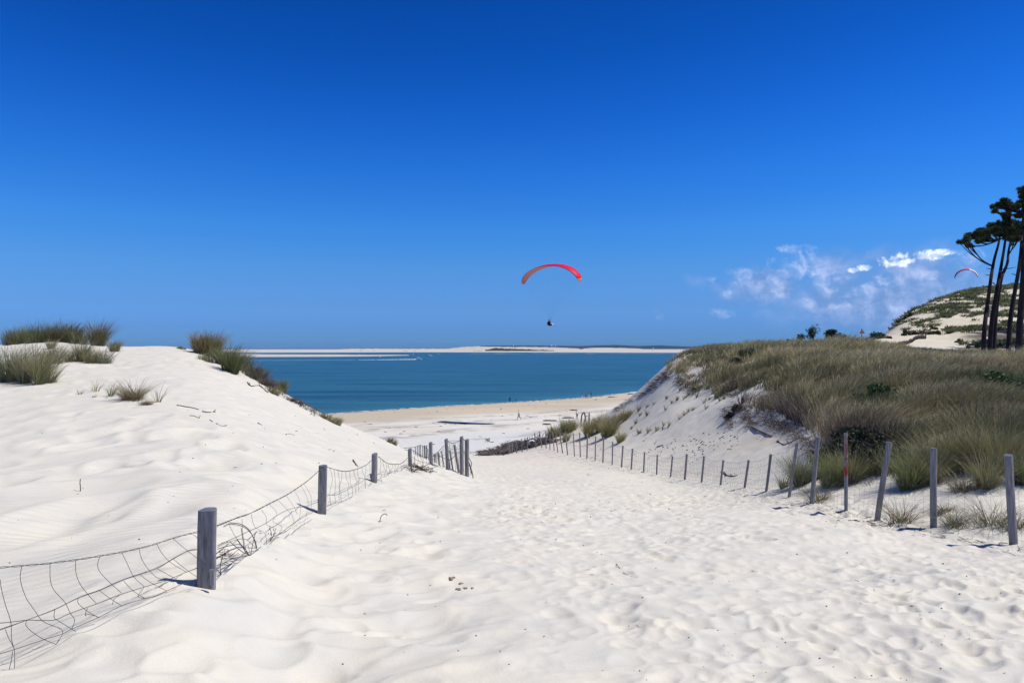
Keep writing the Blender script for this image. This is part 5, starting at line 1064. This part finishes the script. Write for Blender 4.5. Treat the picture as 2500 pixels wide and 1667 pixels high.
    for m_ in (SKIN, top, bottom, SHOE if shoes else SKIN): me.materials.append(m_)
    zf = lambda n_: J[n_].z*k
    pts = {n_: J[n_]*k for n_ in ks}
    def near_seg(c, p, q):
        d_ = q-p; t_ = max(0, min(1, (c-p).dot(d_)/d_.length_squared)); return (c-p-d_*t_).length
    SEG = [(('pelvis', 'waist'), 2), (('waist', 'chest'), 1), (('chest', 'neck'), 1), (('neck2', 'jaw'), 0), (('jaw', 'crown'), 0)]
    for nm in 'LR':
        SEG += [(('pelvis', 'hip'+nm), 2), (('hip'+nm, 'knee'+nm), 2), (('knee'+nm, 'ankle'+nm), 0 if bare_legs else 2), (('ankle'+nm, 'toe'+nm), 3), (('neck', 'sh'+nm), 1), (('sh'+nm, 'el'+nm), 1), (('el'+nm, 'wr'+nm), 0 if bare_arms else 1), (('wr'+nm, 'palm'+nm), 0), (('palm'+nm, 'g1'+nm), 0)]
    for p in me.polygons:
        c = p.center; best = min(SEG, key=lambda s_: near_seg(c, pts[s_[0][0]], pts[s_[0][1]])*(1.0 if s_[0][0] not in ('pelvis', 'neck') else 1.05)); p.material_index = best[1]
        if bareb and best[1] == 1: p.material_index = 0
    r = link('person', me, loc); r.rotation_euler = (0, 0, face); put(r, label, cat, group)
    m_ = MB(); hc = J['head']*k
    m_.ell(hc+Vector((-0.018, 0, 0.028))*k, 0.088*k, 0.088*k, 0.088*k, 12, 8, jit=0.03)
    if hairlen: m_.ell(hc+Vector((-0.07, 0, -0.05-hairlen*0.3))*k, 0.05*k, 0.085*k, (0.10+hairlen*0.5)*k, 10, 7, jit=0.05)
    hm = m_.build('hair' if not hat else 'hat', hat or hair, None, loc=(0, 0, 0)); hm.parent = r
    eyes = MB(); [eyes.ell(hc+Vector((0.083, 0.032*s_, 0.0))*k, 0.010*k, 0.012*k, 0.008*k, 6, 4) for s_ in (1, -1)]; e_ = eyes.build('eyes', M_DARK, None, loc=(0, 0, 0)); e_.parent = r
    return r, J, k
def standing(u, vfoot, hpx, *a, **k):
    c = hit(u, vfoot, 60, 240); return person((c.x, c.y, gz(c.x, c.y)), hpx/F*c.y, *a, **k)
BP = 'four walkers at the water edge'
person_list = []
def on_beach(u, d, *a, **k):
    x = (u-CU)/F*d; return person((x, d, gz(x, d)), *a, **k)
def d_of(u, v): return hit(u, v, 70, 235).y
standing(1244.8, 982.5, 14.0, radians(95), 'adult in dark clothes standing at the water edge beside a child', C_BLACK, C_NAVY, bare_arms=False, stride=0.3)
standing(1260.3, 981.5, 8.5, radians(95), 'small child in dark clothes at the water edge', C_NAVY, C_BLACK, stride=0.1)
r_, J_, k_ = standing(1267.0, 1024.8, 24.5, radians(178), 'person in a cream top with a dark waist bag walking left across the beach', C_CREAM, C_GREY, stride=0.75, hat=C_CREAM, bare_legs=True)
m_ = MB(); m_.ell(Vector((-0.02, -0.17, 0.98))*k_, 0.12, 0.07, 0.16, 10, 7); b_ = m_.build('waist_bag', C_BLACK, None, loc=(0, 0, 0)); b_.parent = r_
standing(1421.3, 972.5, 14.0, radians(10), 'walker in a red top and pale trousers leftmost of four at the water edge', C_RED, C_PALE, stride=0.35, group=BP)
standing(1430.7, 972.0, 14.0, radians(5), 'walker in blue second of four at the water edge', C_BLUE, C_NAVY, stride=0.4, group=BP)
standing(1438.0, 972.0, 15.0, radians(5), 'walker in a grey top and pale trousers third of four at the water edge', C_GREY, C_PALE, stride=0.5, group=BP)
standing(1443.0, 971.5, 15.0, radians(8), 'walker in black rightmost of four at the water edge', C_BLACK, C_GREY, stride=0.45, group=BP, bare_arms=False)
standing(1408.6, 1024.5, 24.5, radians(-60), 'person in a white top standing behind the middle grass clumps', C_PALE, C_GREY, hair=HAIR_D, hat=C_BLUE, stride=0.15, bare_legs=True)
standing(1438.4, 1030.0, 24.0, radians(200), 'person with long auburn hair standing right of the driftwood frame', C_PINK, C_GREY, hair=HAIR_R, hairlen=0.35, stride=0.1)

# ------------------------------------------------------------------ paragliders
def paraglider(pu, pv, d, span_px, h_px, yaw, label, cols, pilot_at, chord=2.5, pilotlabel=None, pilot_face=0.3, dv=True):
    """canopy apex at (pu, pv); elliptical arc of cells, risers and lines down to the pilot"""
    px = d/F; ax = Vector((cos(yaw), sin(yaw), 0)); ch = Vector((-sin(yaw), cos(yaw), 0)); a_ = span_px/2*px/cos(yaw); b_ = h_px*px
    top = P(pu, pv, d); cen = top-Vector((0, 0, b_)); r = root('paraglider', top, label, 'paraglider')
    n = 72; V = []; mi = []; prof = [(0.0, 0.0), (0.04, 0.055), (0.15, 0.10), (0.35, 0.115), (0.6, 0.085), (0.85, 0.035), (1.0, 0.0), (0.8, -0.012), (0.5, -0.03), (0.2, -0.035), (0.05, -0.03)]; m_p = len(prof)
    rib = []
    for i in range(n+1):
        th = radians(-86+172*i/n); s_ = i/n*2-1; c = chord*sqrt(max(0.03, 1-(abs(s_)**2.6)*0.93)); base = cen+ax*(a_*sin(th))+Vector((0, 0, b_*cos(th))); nrm = (ax*(sin(th)*b_)+Vector((0, 0, a_*cos(th)))).normalized()
        puff = 1+(0.10 if i % 2 else -0.03); le = base+ch*(c*0.42)+Vector((0, 0, 0.04*c)); rib.append((base, nrm, c))
        for (x, y) in prof: V.append(le-ch*(x*c)-Vector((0, 0, 0.10*c*x))+nrm*(y*c*(puff if y > 0 else 1)))
    fs = []; mis = []
    for i in range(n):
        for j in range(m_p):
            fs.append((i*m_p+j, i*m_p+(j+1) % m_p, (i+1)*m_p+(j+1) % m_p, (i+1)*m_p+j)); s_ = abs((i+0.5)/n*2-1); sg = (i+0.5)/n*2-1
            up = j < 6; mis.append(cols['f'](sg, up, j))
    fs += [tuple(range(m_p-1, -1, -1)), tuple(n*m_p+j for j in range(m_p))]; mis += [mis[0], mis[-1]]
    m_ = MB(); m_.add(V, fs); m_.mi = mis; m_.build('canopy', cols['m'], r)
    pp = P(pilot_at[0], pilot_at[1], d-0.2); f_ = pilot_face
    car = [pp+Vector((0.12*cos(f_)-sin(f_)*0.22*s_, 0.12*sin(f_)+cos(f_)*0.22*s_, 0.42)) for s_ in (1, -1)]
    ln = MB(); rs = MB()
    for s_, cpt in zip((-1, 1) if car[0].x < car[1].x else (1, -1), car):
        rt = cpt+Vector((0, 0, 0.5)); rs.tube([cpt, rt], 0.018, 4)
        for i in range(3, n//2, 5):
            k = i if s_ < 0 else n-i; base, nrm, c = rib[k]; low = base-nrm*(0.03*c); kn = rt.lerp(low, 0.62)
            for q in (0.32, -0.05, -0.42): ln.tube([rt, kn, low+ch*(c*q)], 0.0026, 3, caps=False)
    ln.build('lines', M_WIRE, r); rs.build('risers', M_WIRE, r)
    if pilotlabel:
        hz = 1.75; 
        pr_, Jp, kp = person(pp, hz, f_, pilotlabel, C_BLACK, C_PALE, seated=True, armL=((0.18, 0.05, -0.14), (0.30, 0.02, 0.22)), armR=((0.15, 0.06, -0.16), (0.26, 0.04, 0.16)), lean=-0.25, hat=C_BLACK, bare_arms=True)
        hn = MB(); hn.ell((-0.10, 0, 0.10), 0.36, 0.26, 0.40, 14, 10, jit=0.02); hn.ell((0.12, 0, -0.14), 0.34, 0.24, 0.17, 14, 8, jit=0.02); h_ = hn.build('harness', C_BLACK, None, loc=(0, 0, 0)); h_.parent = pr_
    return r
M_CAN_T = mat('magenta_canopy', (0.66, 0.004, 0.055), 0.5, 0.3, 0.06, 1.0, transl=0.12); M_CAN_U = mat('pale_pink_canopy', (0.62, 0.27, 0.28), 0.6, 0.2, 0.06, 1.0, transl=0.25); M_CAN_O = mat('orange_canopy_tip', (0.85, 0.26, 0.04), 0.6, 0.2, 0.06, 1.0, transl=0.15)
def f1(s_, up, j):
    if abs(s_) > 0.93 and s_ > 0: return 2
    return 0 if (up or j >= 10) else 1
paraglider(1345.5, 649, 118, 133, 44, radians(-33), 'big red and pink paraglider flying over the channel in the middle of the sky', dict(m=[M_CAN_T, M_CAN_U, M_CAN_O], f=f1), (1342, 791), chord=3.0, pilotlabel='person in a black harness and white trousers hanging under the big red paraglider', pilot_face=radians(-20))
M_RED2 = mat('red_canopy', (0.60, 0.02, 0.03), 0.5, 0.3, 0.06, 1.0, transl=0.15); M_W2 = mat('white_canopy', (0.78, 0.80, 0.78), 0.6, 0.2, 0.05, 1.0, transl=0.2); M_G2 = mat('green_canopy_tip', (0.10, 0.50, 0.25), 0.6, 0.2, 0.06, 1.0); M_GY = mat('grey_canopy', (0.22, 0.24, 0.30), 0.6, 0.2, 0.06, 1.0, transl=0.15)
def f2(s_, up, j):
    if s_ > 0.88: return 2
    if up: return 0 if s_ < 0.18 else 1
    return 0 if (j in (6, 7) and s_ > -0.1) else 3
paraglider(2359, 659, 300, 40, 21, radians(-30), 'small red and white paraglider high over the far dune', dict(m=[M_RED2, M_W2, M_G2, M_GY], f=f2), (2360, 722), chord=4.6, pilotlabel='person hanging under the small red and white paraglider behind the far dune')
paraglider(2513, 655, 420, 40, 20, radians(-30), 'white and pink paraglider tip showing between the pine trunks', dict(m=[M_CAN_U, M_W2, M_G2, M_W2], f=lambda s_, up, j: 1 if up else 0), (2514, 705), chord=2.3)

# ------------------------------------------------------------------ driftwood and litter
def stick(pts, r, label, name='stick', cat='stick', mat_=None, group=None, branches=(), taper=0.45):
    """a twig lying on the sand along the given photo pixels"""
    W_ = [hit(u, v, 4, 120) for u, v in pts]; m_ = MB(); W_ = [w_+Vector((0, 0, r*0.4)) for w_ in W_]; L = smooth_poly(W_, 4); m_.tube(L, [r*(1-(1-taper)*i/max(1, len(L)-1)) for i in range(len(L))], 6, jit=0.1)
    for b in branches:
        B = [hit(u, v, 4, 120)+Vector((0, 0, r*0.3)) for u, v in b[:1]]+[P(u, v, hit(*b[0], 4, 120).y) for u, v in b[1:]]; m_.tube(smooth_poly(B, 3), r*0.5, 5)
    return put(m_.build(name, mat_ or M_TWIG, None, loc=tuple(W_[0])), label, cat, group)
GT = 'twigs on the left dune'
stick([(432, 990), (450, 993), (470, 996), (485, 1000)], 0.021, 'long dark stick lying on the left dune', group=GT)
stick([(494, 1005), (508, 1007), (526, 1006)], 0.022, 'forked dark stick right of the long stick on the left dune', group=GT, branches=[[(520, 1006), (526, 1000)]])
stick([(463, 1015), (474, 1016), (487, 1021)], 0.013, 'small branching twig below the long stick', group=GT, branches=[[(476, 1017), (468, 1027)], [(482, 1019), (485, 1030)], [(485, 1021), (489, 1014)]])
stick([(512, 1025), (520, 1030)], 0.012, 'tiny twig fragment right of the branching twig', group=GT)
stick([(528, 1034), (540, 1040), (554, 1038)], 0.012, 'thin crooked twig further right on the left dune', group=GT, branches=[[(540, 1040), (536, 1044)]])
stick([(629, 1032), (640, 1038)], 0.011, 'short dark twig near the middle of the left dune face', group=GT)
stick([(697, 1061), (706, 1059), (720, 1063)], 0.012, 'curved dark twig on the sand above the wire fence', group=GT)
stick([(604, 934), (612, 943), (633, 942), (645, 951), (654, 959)], 0.03, 'dark crooked branch lying along the dune edge', branches=[[(612, 943), (608, 934)], [(636, 944), (632, 938)]])
stick([(862, 1123), (867, 1131), (874, 1140)], 0.020, 'straight dark stick poking from the sand between two fence posts')
stick([(1505, 1376), (1512, 1386), (1522, 1398), (1530, 1402), (1544, 1408)], 0.004, 'long thin wavy root lying in the middle of the path')
stick([(1762, 1150), (1772, 1160), (1790, 1163), (1800, 1160)], 0.03, 'dark curled branch on the sand behind the right fence', branches=[[(1775, 1161), (1768, 1151)], [(1790, 1163), (1782, 1157)]])
stick([(1835, 1043), (1860, 1056), (1886, 1066)], 0.06, 'thick broken branch hanging on the sand slope under the ridge lip', mat_=M_DRIFT)
stick([(1604, 1092), (1612, 1089), (1619, 1087)], 0.05, 'dark stick on the bare slope above the right fence')
stick([(1897, 1078), (1915, 1086), (1935, 1078), (1950, 1070)], 0.03, 'gnarled root poking from the slope left of the fence rise', branches=[[(1905, 1082), (1898, 1074)], [(1925, 1082), (1920, 1074)]])
def stem(u, v, pts, r, label):
    c = hit(u, v, 3, 60); m_ = MB(); m_.tube(smooth_poly([c-Vector((0, 0, .04))]+[P(a, b, c.y+0.02*i) for i, (a, b) in enumerate(pts)], 5), r, 5); put(m_.build('dry_grass', M_TWIG, None, loc=tuple(c)), label, 'grass stem')
stem(195.6, 1199, [(196, 1188), (195, 1178), (196, 1169)], 0.006, 'single upright grass stem on the rippled left dune')
stem(927, 1274, [(929, 1264), (934, 1256), (942, 1254), (945, 1258)], 0.006, 'single hooked grass stem on the bank right of the wire fence')
# dry weeds caught against the first post
def weeds():
    b = hit(600, 1352, 4.5, 9); m_ = MB()
    for L in ([(1905, 595), (1890, 520), (1850, 450), (1790, 405), (1700, 390), (1655, 412)], [(1902, 590), (1878, 500), (1840, 430), (1780, 390), (1700, 380)], [(1850, 632), (1800, 570), (1755, 505)], [(1850, 630), (1790, 548), (1700, 550), (1610, 575)], [(1815, 605), (1800, 520), (1785, 420)], [(1880, 670), (1870, 630), (1800, 600), (1700, 520)], [(1855, 630), (1870, 540), (1890, 460)], [(1640, 810), (1630, 700), (1660, 600)], [(1660, 790), (1610, 730)]):
        m_.tube(smooth_poly(wpts(c2(L), 0.1), 5), 0.0032, 5)
    for i in range(46):
        x, y = random.gauss(1665, 38), random.gauss(628, 26); a = random.uniform(-0.6, 0.5); q = random.uniform(18, 60)
        L = [(x, y), (x+q*0.5*cos(a)+random.uniform(-6, 6), y+q*0.5*sin(a)+random.uniform(-6, 6)), (x+q*cos(a), y+q*sin(a))]
        m_.tube(smooth_poly(wpts(c2(L), random.uniform(-0.1, 0.3)), 3), 0.0022, 4)
    for i in range(12):
        x, y = random.gauss(2010, 14), random.gauss(462, 16); m_.tube(wpts(c2([(x, y), (x+random.uniform(-8, 20), y-random.uniform(10, 34))]), 0.1), 0.003, 4)
    put(m_.build('dry_weeds', M_TWIG, None, loc=tuple(b)), 'tangle of dry stems and arching grass caught in the wire beside the nearest post', 'weeds')
weeds()
def litter_line(segs, n, j, label, name, r=(0.006, 0.016), L=(0.1, 0.35), h=0.10, dr=(12, 60), m=None):
    m_ = MB()
    for a, b in segs:
        for i in range(n):
            f = random.random(); c = hit(a[0]+(b[0]-a[0])*f+random.gauss(0, j), a[1]+(b[1]-a[1])*f+random.gauss(0, j*0.6), *dr); an = random.uniform(0, 6.28); q = random.uniform(*L); e = c+Vector((cos(an)*q, sin(an)*q*0.7, random.uniform(-0.02, h))); mid = c.lerp(e, 0.5)+Vector((random.uniform(-.04, .04), 0, random.uniform(0, .05)))
            m_.tube([c, mid, e], random.uniform(*r), 4)
    put(m_.build(name, m or M_TWIG), label, None, None, 'stuff')
litter_line([((1008, 1138), (1050, 1152)), ((1020, 1140), (1056, 1154)), ((1000, 1140), (1008, 1155))], 26, 2.0, 'brown dead stems caught under the sagging wire near the bend', 'dead_stalks', r=(0.004, 0.010), dr=(15, 28), h=0.16)
# the pile of driftwood where the path meets the beach
def pile():
    r = None; k = 0
    logs = [((1204, 1101), (1218, 1098.5), 0.14, 'long dark log at the left tip of the driftwood pile'), ((1225, 1088), (1262, 1080), 0.16, 'top log of the stacked dark timbers'), ((1226, 1093), (1262, 1086), 0.17, 'second log from the top of the stacked timbers'), ((1227, 1097), (1262, 1092), 0.17, 'third log down in the stacked timbers'), ((1268, 1082), (1305, 1070), 0.15, 'long grey log on the back of the driftwood pile'), ((1262, 1095), (1290, 1085), 0.14, 'pale log in the middle of the pile'), ((1290, 1087), (1332, 1072), 0.13, 'dark log at the right end of the pile'), ((1175, 1105), (1207, 1100), 0.10, 'thin black branch trailing left from the pile')]
    for (a, b, rr, lab) in logs:
        p = hit(a[0], a[1], 60, 110); q = hit(b[0], b[1], 60, 110); lift = 0.12 if 'trail' in lab or 'left tip' in lab else 0.32; p = P(*a, p.y); d = p.y+random.uniform(-.6, .6); p = P(a[0], a[1], d); q = P(b[0], b[1], d+random.uniform(-1.5, 1.5))
        for w_ in (p, q): w_.z = max(w_.z, gz(w_.x, w_.y)+0.05)
        m_ = MB(); mid = p.lerp(q, 0.5)+Vector((0, 0, random.uniform(-.06, .1))); m_.tube(smooth_poly([p, mid, q], 5), [rr*(1-0.04*i) for i in range(11)], 7, jit=0.12); put(m_.build('driftwood_log', M_DARKWOOD if 'dark' in lab or 'stacked' in lab or 'black' in lab else M_DRIFT, None, loc=tuple(p)), lab, 'log', 'logs of the driftwood pile')
    m_ = MB()
    for i in range(1500):
        f = random.random(); u = 1172+f*185; vt = np.interp(u, [1172, 1215, 1235, 1270, 1300, 1330, 1360], [1101, 1094, 1080, 1077, 1074, 1070, 1074]); vb = np.interp(u, [1172, 1230, 1262, 1300, 1330, 1360], [1112, 1110, 1100, 1092, 1084, 1078]); v = vt+(vb-vt)*random.random()**0.8
        c = hit(u, vb-(vb-v)*0.45, 58, 100); d = c.y; z = min(ZC-(v-HV)/F*d, c.z+1.1); c = Vector(((u-CU)/F*d, d, max(z, c.z))); an = random.uniform(0, 6.28); q = random.uniform(0.25, 1.0); e = c+Vector((cos(an)*q, sin(an)*q, random.uniform(-0.25, 0.25)))
        e.z = max(e.z, gz(e.x, e.y)); m_.tube([c, c.lerp(e, 0.5)+Vector((random.uniform(-.08, .08),)*3), e], random.uniform(0.015, 0.045), 4, mi=random.choice((0, 0, 0, 1)))
    put(m_.build('driftwood_tangle', [M_DRIFT, M_DARKWOOD]), 'tangle of small driftwood sticks heaped where the path meets the beach', None, None, 'stuff')
    for i, (u, v) in enumerate(((1291, 1070), (1315, 1066), (1322, 1062), (1337, 1066))):
        b = hit(u, v+10, 60, 105); m_ = MB()
        for j in range(3+i % 2):
            e = P(u+random.uniform(-9, 9), v-random.uniform(2, 8), b.y); m_.tube(smooth_poly([b-Vector((0, 0, .1)), b.lerp(e, 0.5)+Vector((random.uniform(-.2, .2), 0, 0.05)), e], 4), [0.05-0.004*q for q in range(9)], 5)
        put(m_.build('dead_branch', M_DARKWOOD, None, loc=tuple(b)), ['dead branch sticking up from the middle of the pile', 'curved dead branch sticking up near the right of the pile', 'spiky dead branch leaning against the fence stakes', 'small dead branch at the right end of the pile'][i], 'branch', 'dead branches of the pile')
    # pale ring, an old buoy or tyre half sunk in the pile
    c = P(1298.6, 1083, hit(1298.6, 1089, 60, 100).y-0.2); m_ = MB(); m_.tube([c+Vector((cos(a)*0.30, 0.05*sin(a), sin(a)*0.30)) for a in [i*2*pi/18 for i in range(19)]], 0.10, 7); put(m_.build('life_ring', M_WHITE, None, loc=tuple(c)), 'pale ring half sunk in the driftwood pile', 'ring')
pile()
def standing_frame():
    b1 = hit(1421, 1040, 55, 90); r = root('driftwood_arch', b1, 'upright arch of bleached branches stuck in the sand between the middle clumps', 'driftwood'); d = b1.y; m_ = MB()
    m_.tube(smooth_poly([P(1418.5, 1042, d), P(1419, 1025, d), P(1421, 1012, d), P(1424, 1008, d)], 4), 0.07, 6); m_.build('branch', M_DRIFT, r); m_ = MB()
    m_.tube(smooth_poly([P(1424, 1042, d), P(1427, 1030, d), P(1429, 1020, d), P(1427, 1008, d)], 4), 0.08, 6); m_.tube([P(1429, 1018, d), P(1434, 1014, d)], 0.05, 5); m_.build('branch', M_DRIFT, r); m_ = MB()
    m_.tube(smooth_poly([P(1422, 1009, d), P(1425, 1007, d), P(1428, 1008, d)], 3), 0.06, 6); m_.build('cross_branch', M_DRIFT, r)
standing_frame()
for u, v, s_, lab in ((1399.5, 1002, 1.0, 'dark lump of debris on the beach left of the person in white'), (1341, 1027.5, 1.6, 'thin dark plank lying on the beach'), (1386, 1020.5, 1.4, 'dark driftwood piece on the beach behind the middle clumps'), (1132, 1034.5, 1.1, 'single dark log on the pale beach'), (1492, 970, 1.3, 'low dark rock at the water edge'), (1539, 962.5, 1.3, 'dark rocks at the far right of the water edge'), (1334, 1036.5, 0.8, 'short dark scrap on the beach right of the long shadow')):
    c = hit(u, v, 70, 235); m_ = MB(); m_.ell(c+Vector((0, 0, .05)), s_*0.8, 0.3, 0.16, 9, 6, jit=0.3); m_.ell(c+Vector((s_*0.5, .1, .04)), s_*0.4, 0.3, 0.13, 8, 5, jit=0.3); put(m_.build('driftwood_piece', M_DARKWOOD, None, loc=tuple(c)), lab, 'debris')
c = hit(1190, 1078, 70, 110); m_ = MB()
for k in range(9): m_.tube(smooth_poly([c+Vector((random.uniform(-.3, .3), 0, 0)), c+Vector((random.uniform(-.35, .35), random.uniform(-.2, .2), .25)), c+Vector((random.uniform(-.4, .4), random.uniform(-.2, .2), random.uniform(.25, .6)))], 3), 0.03, 4)
put(m_.build('dead_branch', M_DARKWOOD, None, loc=tuple(c)), 'small dark forked branch alone on the pale beach', 'branch')
# crumbled clods of damp sand where somebody dug with a heel
M_CLOD = mat('damp_sand_clod', (0.26, 0.22, 0.18), 0.95, 0.1, 0.35, 30, 0.01, 60)
for (x, y, s_, lab) in ((345, 378, 26, 'largest crumbled clod of damp sand on the bank'), (415, 420, 22, 'rounded clod of damp sand right of the largest one'), (400, 465, 20, 'clod of damp sand at the lower left of the crumbs'), (455, 458, 18, 'clod of damp sand in the middle of the crumbs'), (512, 457, 14, 'small clod of damp sand at the right end of the crumbs'), (948, 792, 9, 'tiny clod of damp sand lower on the bank')):
    u, v = 1000+x/3.36, 1300+y/3.36; c = hit(u, v, 4, 12); R_ = s_/3.36/F*c.y; m_ = MB()
    for k in range(5): m_.ell(c+Vector((random.uniform(-1, 1)*R_*0.7, random.uniform(-1, 1)*R_*0.7, R_*0.15)), R_*random.uniform(0.3, 0.65), R_*random.uniform(0.3, 0.65), R_*random.uniform(0.25, 0.45), 9, 6, jit=0.22)
    put(m_.build('sand_clod', M_CLOD, None, loc=tuple(c)), lab, 'clod', 'crumbled clods on the bank')
def specks():
    m_ = MB(); areas = [(1300, 2450, 1190, 1660, 120), (20, 760, 1000, 1400, 35), (800, 1300, 1160, 1640, 30), (600, 1000, 1000, 1140, 45), (1420, 1720, 1050, 1160, 70), (1400, 1800, 1120, 1240, 40)]
    for u0, u1, v0, v1, n in areas:
        for i in range(n):
            u, v = random.uniform(u0, u1), random.uniform(v0, v1); c = hit(u, v, 3, 80); s_ = random.uniform(0.4, 1.2)*(0.0030+0.00075*c.y)
            if random.random() < 0.55: m_.ell(c+Vector((0, 0, s_*0.4)), s_, s_*0.8, s_*0.6, 6, 4, jit=0.2)
            else:
                a = random.uniform(0, 6.28); q = s_*random.uniform(2, 6); m_.tube([c+Vector((0, 0, .003)), c+Vector((cos(a)*q, sin(a)*q, .006))], s_*0.3, 4)
    for i in range(160):      # bark scraps below the eroded lip
        u = random.gauss(1700, 70); v = 1085+random.gauss(0, 14)-0.10*(u-1700); c = hit(u, v, 20, 60); s_ = random.uniform(0.01, 0.05); m_.ell(c, s_*1.5, s_, s_*0.7, 6, 4, jit=0.3)
    for i in range(170):      # twigs along the wind-blown foot of the near fence
        u = random.uniform(1860, 2500); v = np.interp(u, [1860, 2142, 2280, 2500], [1205, 1275, 1300, 1345])+random.gauss(0, 7); c = hit(u, v, 8, 24); a = random.uniform(0, 6.28); q = random.uniform(0.05, 0.2); m_.tube([c, c+Vector((cos(a)*q, sin(a)*q, random.uniform(0, .03)))], random.uniform(.002, .005), 4)
    put(m_.build('sand_litter', M_TWIG), 'tiny dark scraps of bark and twig scattered over the sand', None, None, 'stuff')
    b = MB()
    for i in range(1100):
        x = random.uniform(-70, 75); y = random.uniform(84, 210); dsh = float(shore(np.array([x]), np.array([y]))[0])
        if not (8 < dsh < 95): continue
        w_ = abs(math.sin(dsh*0.13+0.4*math.sin(x*0.05))); 
        if random.random() > 0.12+0.75*w_**9: continue
        c = Vector((x, y, gz(x, y))); s_ = random.uniform(0.04, 0.16); b.ell(c, s_*2.2, s_, s_*0.5, 6, 4, jit=0.3)
    put(b.build('strand_line_litter', M_DARKWOOD), 'broken lines of dark tidal litter along the beach', None, None, 'stuff')
specks()
def foam():
    m_ = MB()
    for i in range(420):
        x = random.uniform(-45, 60); y = float(np.interp(x, SHX, SHY))+random.uniform(-0.2, 0.7)+0.4*math.sin(x*0.7); m_.ell((x, y, 0.02), random.uniform(.15, .6)*(2.0 if x > 30 else 1), random.uniform(.05, .12)*(2.0 if x > 36 else 1), 0.03, 6, 4, jit=0.2)
    put(m_.build('shore_foam', M_FOAM), 'thin broken line of foam along the waterline', None, None, 'stuff')
foam()

# ------------------------------------------------------------------ sea haze
def haze():
    m_ = MB(); m_.box((0, 6900, 42.0), 16500, 7800, 58.0); o = m_.build('haze', [], None, loc=(0, 0, 0), smooth=False) if False else None
    me = bpy.data.meshes.new('haze'); me.from_pydata(m_.v, [], m_.f); me.update(); mt = bpy.data.materials.new('haze'); mt.use_nodes = True; nt = mt.node_tree; nt.nodes.clear()
    pv = nt.nodes.new('ShaderNodeVolumePrincipled'); pv.inputs['Color'].default_value = (0.25, 0.50, 1.0, 1); pv.inputs['Density'].default_value = 2.6e-5; pv.inputs['Anisotropy'].default_value = 0.0
    oo = nt.nodes.new('ShaderNodeOutputMaterial'); nt.links.new(pv.outputs[0], oo.inputs['Volume']); me.materials.append(mt)
    put(link('haze', me), 'thin blue sea haze', None, None, 'stuff')
haze()
